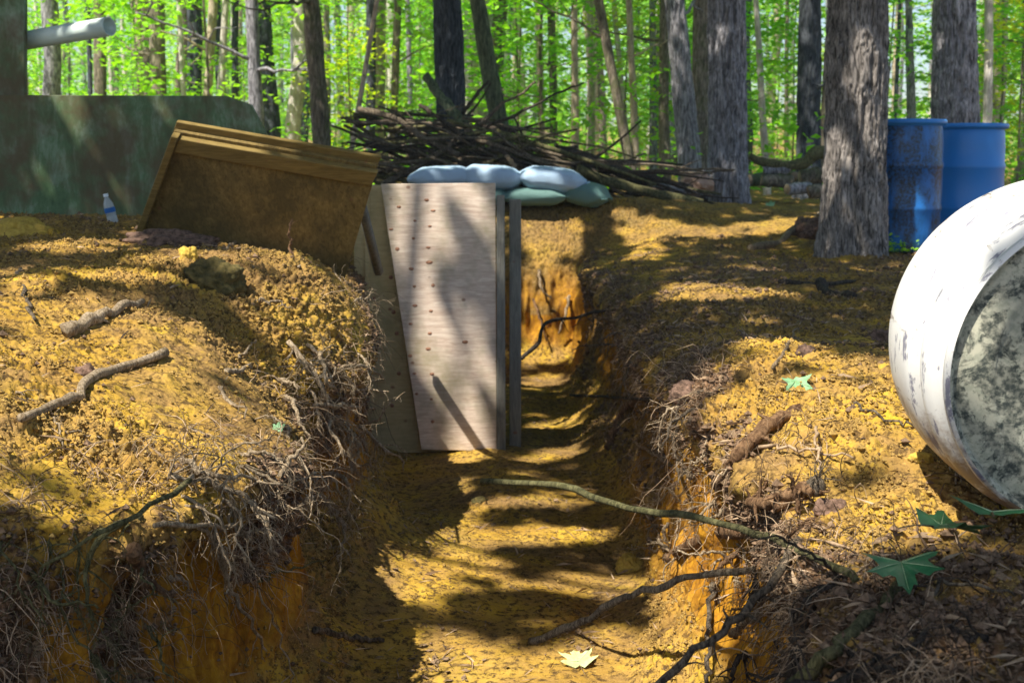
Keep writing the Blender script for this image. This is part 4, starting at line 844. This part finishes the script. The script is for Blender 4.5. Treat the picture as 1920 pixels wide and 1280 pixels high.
def tree(pxt,pxb,w0,w1,Y,mat,label,pyb=None,crown_i=None,detail=0,group=None,fork=False,branches=3,name='tree',zmax=13,cat='tree',wig_=.02):
    xb=(pxb-960)/F*Y; z0=gz(xb,Y)-.05
    zt=W(960,0,Y).z; xt=(pxt-960)/F*Y*1.0
    yb=pyb if pyb else 320; zb=W(960,yb,Y).z
    sl=(xt-xb)/max(.3,(zt-max(z0,zb)))
    if abs(sl)>.5: sl=math.copysign(.5,sl)
    r0=w1/F*Y/2; r1=w0/F*Y/2; e=empty(name,(xb,Y,z0)); tag(e,label,cat,group)
    if group is None: pass
    H=zmax
    def radf(h):
        k=r0+(r1-r0)*min(1.5,h/max(.5,zt-z0)); k*=max(.35,1-max(0,h-3)/H*.6); return k*(1+.12*math.exp(-h*5))
    if detail: t=detailed_trunk('trunk',[(0,0,0),(sl*H,0,H)],radf,mat,e,detail,int(detail*1.9),int(pxb)%97,amp=.024*r0/.18,zmax=H)
    else:
        mb=MB(); hs=[0,.1,.25,.5,.8,1.2,1.6,2,2.5,3,3.6,4.3,5,6,7.5,9,11,H]; ox=oy=0; pts=[];rs=[]; b=random.uniform(-1,1)*wig_
        for h in hs:
            ox+=random.gauss(0,wig_*.4)*(.3+r0*3); oy+=random.gauss(0,.01)
            pts.append(Vector((sl*h*(1+b*h)+ox,oy,h))); rs.append(radf(h)*random.uniform(.94,1.06))
        mb.tube(pts,rs,14,.06); t=mb.build('trunk',mat,e)
    for k in range(branches):
        h=random.uniform(1.2,6); a=random.uniform(0,6.28); L=random.uniform(.5,1.6); p=Vector((sl*h,0,h)); d=Vector((math.cos(a),math.sin(a)*.5,random.uniform(-.1,.5)))
        mb=MB(); rb=min(.03,r0*.3); q=wig([p,p+d*L*.5+Vector((0,0,random.gauss(0,.06))),p+d*L],8,.015); mb.tube(q,[rb*(1-.7*i/(len(q)-1)) for i in range(len(q))],5); twigs(mb,q,[rb]*len(q),4,L*.4,0,0); mb.build('branch',mat,e)
    if crown_i is not None: crown(e,CR[crown_i%3],random.uniform(0,6.28),random.uniform(.85,1.15),(sl*8,0,0))
    else: crown(e,CR[random.randrange(3)],random.uniform(0,6.28),random.uniform(.8,1.05),(sl*8,0,0))
    return e
random.seed(21)
B=M
tree(1592,1601,98,108,8.5,B['bark_big'],'big shaggy barked trunk standing before the blue drums',480,0,detail=240,branches=0)
tree(1352,1364,60,66,12,B['bark_grey'],'thick grey trunk rising from the sandy ground beside the pile end',385,1,detail=150,branches=0)
tree(1772,1788,66,84,13.2,B['bark_grey'],'broad grey trunk right behind the blue drums',None,2,detail=150,branches=0)
tree(843,852,46,52,13.4,B['bark_dark'],'blackish straight trunk standing behind the brush pile',None,0,detail=130,branches=0)
tree(905,962,28,38,14,B['bark_green'],'mossy leaning trunk just right of the blackish one',None,1,branches=1)
tree(1262,1298,32,42,15,B['bark_grey'],'grey trunk leaning left, partner of the brown one beside it',330,2,detail=90)
tree(1308,1312,30,36,15.4,B['bark_brown'],'brown trunk touching the leaning grey one',None,0,branches=1)
tree(1506,1512,34,44,15.6,B['bark_dark'],'dark grey trunk behind the small log pile',300,1,detail=90)
tree(1545,1530,16,18,16.5,B['bark_brown'],'narrow brown trunk hugging the dark one by the logs',None,2)
tree(596,614,26,32,14,B['bark_brown'],'brown grey trunk rising behind the hatch lid',None,0,detail=80)
tree(484,489,24,28,16,B['bark_grey'],'grey trunk at the cut corner of the green barricade',None,1,branches=4)
tree(700,642,9,11,13,B['bark_tan'],'thin tan sapling trunk leaning steeply between hatch and pile',None,None,branches=2)
tree(703,697,17,20,18,B['bark_dark'],'slim dark trunk left of the brush pile',None,1)
tree(748,734,13,15,19,B['bark_brown'],'slim brown trunk above the left of the brush pile',None,2)
tree(312,308,28,32,19,B['bark_brown'],'brown mossy trunk above the middle of the barricade',None,0)
tree(380,372,26,30,21,B['bark_dark'],'dark trunk in the cluster over the barricade',None,1)
tree(357,360,9,11,18,B['bark_pale'],'pale thin trunk left of the dark cluster trunk',None,2)
tree(410,380,15,17,18.5,B['bark_tan'],'tan trunk leaning across the dark cluster trunk',None,0)
tree(437,408,12,14,18,B['bark_pale'],'pale trunk leaning right of the cluster',None,1)
tree(277,276,11,12,20,B['bark_tan'],'sunlit tan trunk above the left part of the barricade',None,2)
tree(222,222,8,9,28,B['bark_pale'],'distant whitish trunk beyond the pipe tip',None,1)
tree(185,180,9,10,23,B['bark_dark'],'thin black trunk crossing behind the pale pipe',None,0)
tree(888,903,11,13,20,B['bark_pale'],'white birch trunk right of the blackish trunk',None,2)
tree(915,918,8,9,27,B['bark_pale'],'far white trunk seen behind the mossy leaner',None,2)
tree(1012,1018,12,14,19,B['bark_tan'],'tan brown trunk, left of the close trio above the pile',None,1)
tree(1030,1040,14,15,20,B['bark_brown'],'brown trunk, middle of the close trio above the pile',None,0)
tree(1074,1078,12,15,17,B['bark_tan'],'pale tan straight trunk above the right sandbag',300,2,branches=4)
tree(1128,1192,18,20,16,B['bark_brown'],'brown trunk leaning strongly left above the log tail',310,1)
tree(1152,1186,9,10,19,B['bark_pale'],'crooked white trunk between two brown ones',None,0)
tree(1176,1194,12,15,17.5,B['bark_tan'],'slender tan trunk right of the strongly leaning one',None,2)
tree(1216,1222,12,14,20,B['bark_grey'],'thin grey trunk left of the twin brown pair',None,1)
tree(1240,1246,16,22,17.5,B['bark_brown'],'brown forked trunk left of the leaning grey trunk',330,0)
tree(1412,1436,10,15,17,B['bark_pale'],'bright white trunk between the grey trunk and the log pile',300,2,branches=2)
tree(1668,1668,7,8,24,B['bark_dark'],'thin black trunk between big trunk and drums',None,1)
tree(1690,1708,13,19,19,B['bark_grey'],'grey trunk leaning above the left drum',None,0)
tree(1836,1846,15,18,16.5,B['bark_pale'],'white sunlit trunk above the right drum',None,1,branches=1)
tree(1903,1925,12,14,19,B['bark_brown'],'brown trunk at the right edge of the view',None,2)
tree(65,62,11,12,24,B['bark_grey'],'thin grey trunk beside the turret box',None,0)
tree(770,775,9,10,26,B['bark_grey'],'thin far grey trunk left of the blackish trunk',None,1)
tree(1462,1470,8,9,27,B['bark_brown'],'thin far brown trunk right of the bright white trunk',None,2)
# fillers: slender trees further off, sharing a few meshes
random.seed(34)
FT=[]
for k in range(6):
    mb=MB(); hs=[0,1,2,3,4,5,7,9,12,16]; ox=0; lean=random.uniform(-.06,.06); pts=[]
    for h in hs: ox+=random.gauss(0,.04); pts.append(Vector((ox+lean*h,random.gauss(0,.03),h)))
    mb.tube(pts,[.09*(1-.6*h/16) for h in hs],9,.08)
    me=bpy.data.meshes.new('trunk'); me.from_pydata(mb.v,[],mb.f); me.polygons.foreach_set('use_smooth',[True]*len(me.polygons)); me.materials.append(M[['bark_pale','bark_tan','bark_brown','bark_pale','bark_dark','bark_grey'][k]]); FT.append(me)
kinds=['whitish','tan','brown','pale','dark','grey']
for k in range(130):
    Yk=random.uniform(19,55); x=random.uniform(-.46,.46)*Yk; q=k%6
    e=empty('tree',(x,Yk,gz(x,Yk)-.1)); tag(e,'slender %s tree far back in the woods'%kinds[q],'tree','slender %s trees far back'%kinds[q])
    o=bpy.data.objects.new('trunk',FT[q]); C.objects.link(o); o.parent=e; s=random.uniform(.6,1.7); o.scale=(s,s,1); o.rotation_euler=(0,0,random.uniform(0,6.28))
    if k%3==0: crown(e,CR[k%3],random.uniform(0,6.28),random.uniform(.9,1.3),(0,0,-1.5))
# understory saplings
mb=MB(); mb.tube([(0,0,0),(.03,0,1.5),(-.02,.02,3),(.04,0,5)],[.022,.018,.013,.004],6)
for k in range(14):
    h=1+.3*k; a=k*2.4; mb.tube([(0,0,h),(.6*math.cos(a),.6*math.sin(a),h+.12),(1.2*math.cos(a),1.2*math.sin(a),h+.1)],[.008,.005,.002],4)
stem=bpy.data.meshes.new('stem'); stem.from_pydata(mb.v,[],mb.f); stem.materials.append(M['bark_brown'])
def sapling(x,Yk,me,s,label,group,dz=0):
    e=empty('sapling',(x,Yk,gz(x,Yk)+dz)); e.scale=(s,s,s); e.rotation_euler=(0,0,random.uniform(0,6.28)); tag(e,label,'sapling',group)
    o=bpy.data.objects.new('stem',stem); C.objects.link(o); o.parent=e; crown(e,me,0)
for k in range(44):
    Yk=random.uniform(15,42); x=random.uniform(-.47,.47)*Yk
    sapling(x,Yk,SAP[k%5],random.uniform(.75,1.25),'leafy green understory sapling among the trunks','green saplings among the trunks')
for px,Yk,s in ((1170,19,.8),(1235,21,.9),(1480,20,.7),(1900,17,.8),(660,17,.6)):
    sapling((px-960)/F*Yk,Yk,SAPY,s,'yellow green sapling glowing in sunlight among the trunks','yellow green saplings')
for k in range(28):
    Yk=random.uniform(38,70); x=random.uniform(-.5,.5)*Yk
    e=empty('tree',(x,Yk,gz(x,Yk)-.1)); tag(e,'far bushy tree closing off the woods','tree','far bushy trees'); crown(e,SAPF[k%3],random.uniform(0,6.28),random.uniform(.9,1.3))
    o=bpy.data.objects.new('trunk',FT[k%6]); C.objects.link(o); o.parent=e
g=np.random.default_rng(4); n=52000; y_=g.uniform(62,100,n); x_=g.uniform(-.52,.52,n)*y_; z_=g.uniform(0,1,n)**1.1*17+1
cl=fbm(np.stack([x_,y_*.4,z_*1.6],1),.35,91,3); keep=cl>.2
me=leaves_mesh('distant_foliage',np.stack([x_,y_,z_],1)[keep],.34,g,M['leaf_far'],.7)
tag(link('distant_foliage',me),'blurred wall of distant green foliage',None,None,'stuff')
# low undergrowth
g=np.random.default_rng(14); n=26000; y_=g.uniform(13.5,45,n); x_=g.uniform(-.5,.5,n)*y_; z_=g.uniform(0,1,n)**1.5*.9+.35+.025*np.maximum(0,y_-20)
cl=fbm(np.stack([x_,y_,z_*0],1),.6,95,3); keep=cl>.02+.3*(y_<16)
me=leaves_mesh('undergrowth',np.stack([x_,y_,z_],1)[keep],.07,g,M['leaf'],.5)
tag(link('undergrowth',me),'low leafy undergrowth beneath the trees',None,None,'stuff')
# moss tuft at big trunk
for px,py,lb in ((1655,470,'bright green moss and weeds at the right foot of the big trunk'),):
    p=S(px,py,0); n=500; Q_=np.array(p)[None]+g.normal(0,1,(n,3))*np.array([.10,.08,.05]); Q_[:,2]=np.abs(Q_[:,2]-p.z)+p.z
    tag(link('weeds',leaves_mesh('weeds',Q_,.02,g,M['leaf'],.8)),lb,None,None,'stuff')

# ---------------------------------------------------------------- unseen canopy added left of the camera, gaps cut to place the sun patches
def inpoly(x,y,poly):
    c=False; n=len(poly); j=n-1
    for i in range(n):
        xi,yi=poly[i]; xj,yj=poly[j]
        if (yi>y)!=(yj>y) and x<(xj-xi)*(y-yi)/(yj-yi)+xi: c=not c
        j=i
    return c
LIT=[ # (depth or None for the ground, outline)
 (None,[(0,500),(110,530),(210,575),(310,590),(400,650),(450,720),(490,820),(540,900),(530,1010),(330,1075),(230,985),(120,925),(0,930)]),
 (None,[(470,540),(500,500),(560,480),(640,500),(700,600),(760,760),(780,900),(810,1020),(740,1010),(660,900),(610,720)]),(3.4,[(480,680),(620,680),(660,900),(570,930),(520,800)]),(4.0,[(600,640),(700,640),(780,800),(740,900),(650,860)]),(3.0,[(360,700),(500,860),(560,960),(600,1060),(560,1070),(480,1000),(300,960)]),(2.6,[(230,980),(520,960),(560,1010),(480,1040),(330,1130),(260,1090)]),
 (None,[(60,455),(240,448),(260,472),(60,468)]),(None,[(250,478),(400,470),(440,500),(340,505)]),(None,[(110,505),(330,520),(330,530),(150,520)]),
 (None,[(690,848),(900,848),(900,868),(700,865)]),(None,[(960,860),(1080,835),(1090,850),(970,875)]),
 (None,[(980,650),(1080,640),(1080,665),(985,690)]),(None,[(980,705),(1050,700),(1050,720),(985,730)]),(None,[(985,785),(1080,780),(1100,800),(990,815)]),
 (None,[(735,900),(860,905),(850,930),(750,920)]),(None,[(760,1040),(960,1045),(940,1075),(780,1070)]),(None,[(915,932),(1095,925),(1100,940),(905,950)]),(None,[(850,992),(1100,985),(1120,1000),(1000,1018),(850,1010)]),
 (None,[(950,1092),(1180,1080),(1210,1105),(1080,1115)]),(None,[(780,1215),(860,1195),(900,1225),(1060,1235),(1130,1195),(1230,1180),(1230,1290),(720,1290)]),
 (None,[(985,405),(1080,400),(1090,480),(1000,500)]),(None,[(985,505),(1080,510),(1080,640),(985,640)]),(None,[(1150,395),(1330,430),(1540,400),(1540,425),(1330,450),(1160,430)]),
 (None,[(1250,530),(1480,540),(1500,560),(1250,558)]),(None,[(1400,640),(1560,650),(1560,668),(1400,665)]),(None,[(1170,440),(1240,440),(1240,480),(1190,490)]),
 (None,[(1330,690),(1500,668),(1720,665),(1900,760),(1920,930),(1760,960),(1640,1020),(1540,1090),(1410,1110),(1330,1290),(1210,1290),(1240,1050),(1270,880),(1300,780)]),
  (7.4,[(50,60),(210,35),(210,62),(50,92)]),(11.3,[(680,205),(900,195),(930,240),(960,262),(860,300),(730,320)]),(10.9,[(1080,310),(1300,350),(1320,375),(1180,350)]),(YS,[(785,312),(1075,312),(1095,350),(785,350)]),(YS,[(860,300),(960,300),(1085,325),(1060,345),(990,320)]),
 (8.5,[(1545,340),(1600,330),(1620,420),(1560,430)]),(8.9,[(1770,240),(1850,240),(1850,300),(1780,300)]),
]
x0g,y0g,cell=-5.0,-.5,.04; gx,gy=270,420; lit=np.zeros((gx,gy),bool)
def mark(p):
    q=p-SUN*(p.z/SUN.z); i=int((q.x-x0g)/cell); j=int((q.y-y0g)/cell)
    if 0<=i<gx and 0<=j<gy: lit[i,j]=True
for dep,poly in LIT:
    xs=[a for a,b in poly]; ys=[b for a,b in poly]; st=7 if max(ys)-min(ys)>60 else 4
    yy=min(ys)
    while yy<=max(ys):
        xx=min(xs)
        while xx<=max(xs):
            if inpoly(xx,yy,poly):
                if dep: mark(W(xx,yy,dep))
                else:
                    d=ray(xx,yy).normalized(); h=BVH.ray_cast(CAM,d)
                    if h[0] is not None: mark(h[0])
            xx+=st
        yy+=st
for t in np.linspace(.06,.36,14):
    for a in np.linspace(R(80),R(235),60):
        c=Vector((.985,2.06,.232))+ax*float(t); mark(c+Vector((math.cos(a)*.295,0,math.sin(a)*.295)))
def dil(a,k):
    for _ in range(k):
        b=a.copy(); b[1:]|=a[:-1]; b[:-1]|=a[1:]; b[:,1:]|=a[:,:-1]; b[:,:-1]|=a[:,1:]; a=b
    return a
def ero(a,k): return ~dil(~a,k)
lit=dil(lit,1)
for poly in ([(718,350),(755,350),(790,480),(835,640),(915,790),(925,838),(860,838),(775,680)],[(850,560),(880,560),(926,640),(926,740),(890,660)],[(885,375),(922,370),(926,450),(905,440)]):
    for yy in range(340,845,4):
        for xx in range(716,928,3):
            if inpoly(xx,yy,poly): mark(W(xx,yy,YD))
for rr_ in np.linspace(0,.275,15):
    for a in np.linspace(0,6.28,60):
        p=Vector((.985+math.cos(a)*rr_,2.03,.232+math.sin(a)*rr_)); q=p-SUN*(p.z/SUN.z); lit[int((q.x-x0g)/cell),int((q.y-y0g)/cell)]=False
TR_=[(-4.2,-3.0),(-4.2,2.6),(-7.5,4.0),(-5.6,8.5),(-7.2,11.5),(-.4,-5.0),(-9,.5)]
g=np.random.default_rng(77); n=88000
q=np.stack([g.uniform(-5,5.6,n),g.uniform(-.5,15.5,n)],1); h=g.uniform(4.6,7.6,n)
s=np.array(SUN); Pl=np.stack([q[:,0]+s[0]/s[2]*h,q[:,1]+s[1]/s[2]*h,h],1)
ii=((q[:,0]-x0g)/cell).astype(int).clip(0,gx-1); jj=((q[:,1]-y0g)/cell).astype(int).clip(0,gy-1)
gap=fbm(np.stack([q[:,0],q[:,1],q[:,0]*0],1),1.4,201,3)
Ld=lit
keep=(~Ld[ii,jj])&(gap<.5)  # leaves removed wherever sun should reach the outlined patches
keep|=(g.uniform(0,1,n)<.012)
Pl=Pl[keep]; TA=np.array(TR_); own=np.argmin(((Pl[:,None,:2]-TA[None])**2).sum(-1),1)
names=['nearest to the camera','leaning over the barricade','standing behind the turret','beyond the hatch on the left','farthest along the left edge','behind the camera','far out to the left']
for k,(tx,ty) in enumerate(TR_):
    e=empty('unseen_shade_tree',(tx,ty,gz(tx,ty)-.1)); tag(e,'unseen maple added to shade the trench, crown cut around sun patches, '+names[k],'tree','unseen maples added to shape the sunlight')
    mb=MB(); mb.tube([(0,0,0),(.05,0,2),(0,.1,4),(.15,0,6),(.1,.1,9.5)],[.2,.17,.15,.12,.05],14,.05); mb.build('trunk',M['bark_grey'],e)
    L=Pl[own==k]
    if len(L):
        mb=MB()
        c=L.mean(0)-np.array(e.location)
        for b in range(9):
            t=L[g.integers(len(L))]-np.array(e.location); a=Vector((.05,.05,random.uniform(3.2,4.5))); bq=Vector(t); mb.tube([a,a.lerp(bq,.5)+Vector((0,0,.3)),bq],[.035,.02,.006],6)
        mb.build('limbs',M['bark_grey'],e)
        link('crown',leaves_mesh('crown',L-np.array(e.location),.085,g,M['leaf_shade'],.45),None,e)

# ---------------------------------------------------------------- haze
if True:
    mb=MB(); mb.box((0,48,13),(130,124,44)); hz=mb.build('haze',None,None,False); hz.data.materials.clear()
    m=bpy.data.materials.new('haze'); m.use_nodes=True; nt=m.node_tree; nt.nodes.clear(); out=nt.nodes.new('ShaderNodeOutputMaterial'); pv=nt.nodes.new('ShaderNodeVolumePrincipled')
    pv.inputs['Color'].default_value=(.75,.92,1,1); pv.inputs['Density'].default_value=.0018; nt.links.new(pv.outputs[0],out.inputs['Volume']); hz.data.materials.append(m)
    tag(hz,'pale air thickening among the far trees',None,None,'stuff')
# ---------------------------------------------------------------- light, sky, camera
w=bpy.data.worlds.new('World'); scene.world=w; w.use_nodes=True; nt=w.node_tree; nt.nodes.clear()
sk=nt.nodes.new('ShaderNodeTexSky'); sk.sky_type='NISHITA'; sk.sun_disc=False
el=math.asin(SUN.z); az=math.atan2(SUN.x,SUN.y); sk.sun_elevation=el; sk.sun_rotation=az
sk.air_density=1.0; sk.dust_density=1.5; sk.ozone_density=1.0
bg=nt.nodes.new('ShaderNodeBackground'); bg.inputs[1].default_value=.10; o=nt.nodes.new('ShaderNodeOutputWorld')
nt.links.new(sk.outputs[0],bg.inputs[0]); nt.links.new(bg.outputs[0],o.inputs[0])
ld=bpy.data.lights.new('sun','SUN'); ld.energy=5; ld.angle=R(.53); ld.color=(1,.93,.80)
lo=bpy.data.objects.new('sun',ld); C.objects.link(lo); lo.rotation_euler=SUN.to_track_quat('Z','Y').to_euler()
cd=bpy.data.cameras.new('camera'); cam=bpy.data.objects.new('camera',cd); C.objects.link(cam); scene.camera=cam
cam.location=CAM; cam.rotation_euler=(math.pi/2-PITCH,0,0); cd.sensor_width=36; cd.lens=45; cd.clip_start=.05; cd.clip_end=600
cd.dof.use_dof=True; cd.dof.focus_distance=2.9; cd.dof.aperture_fstop=8
scene.view_settings.view_transform='Standard'; scene.view_settings.look='None'; scene.view_settings.gamma=1; scene.view_settings.exposure=1.02
scene.render.resolution_x=1024; scene.render.resolution_y=682
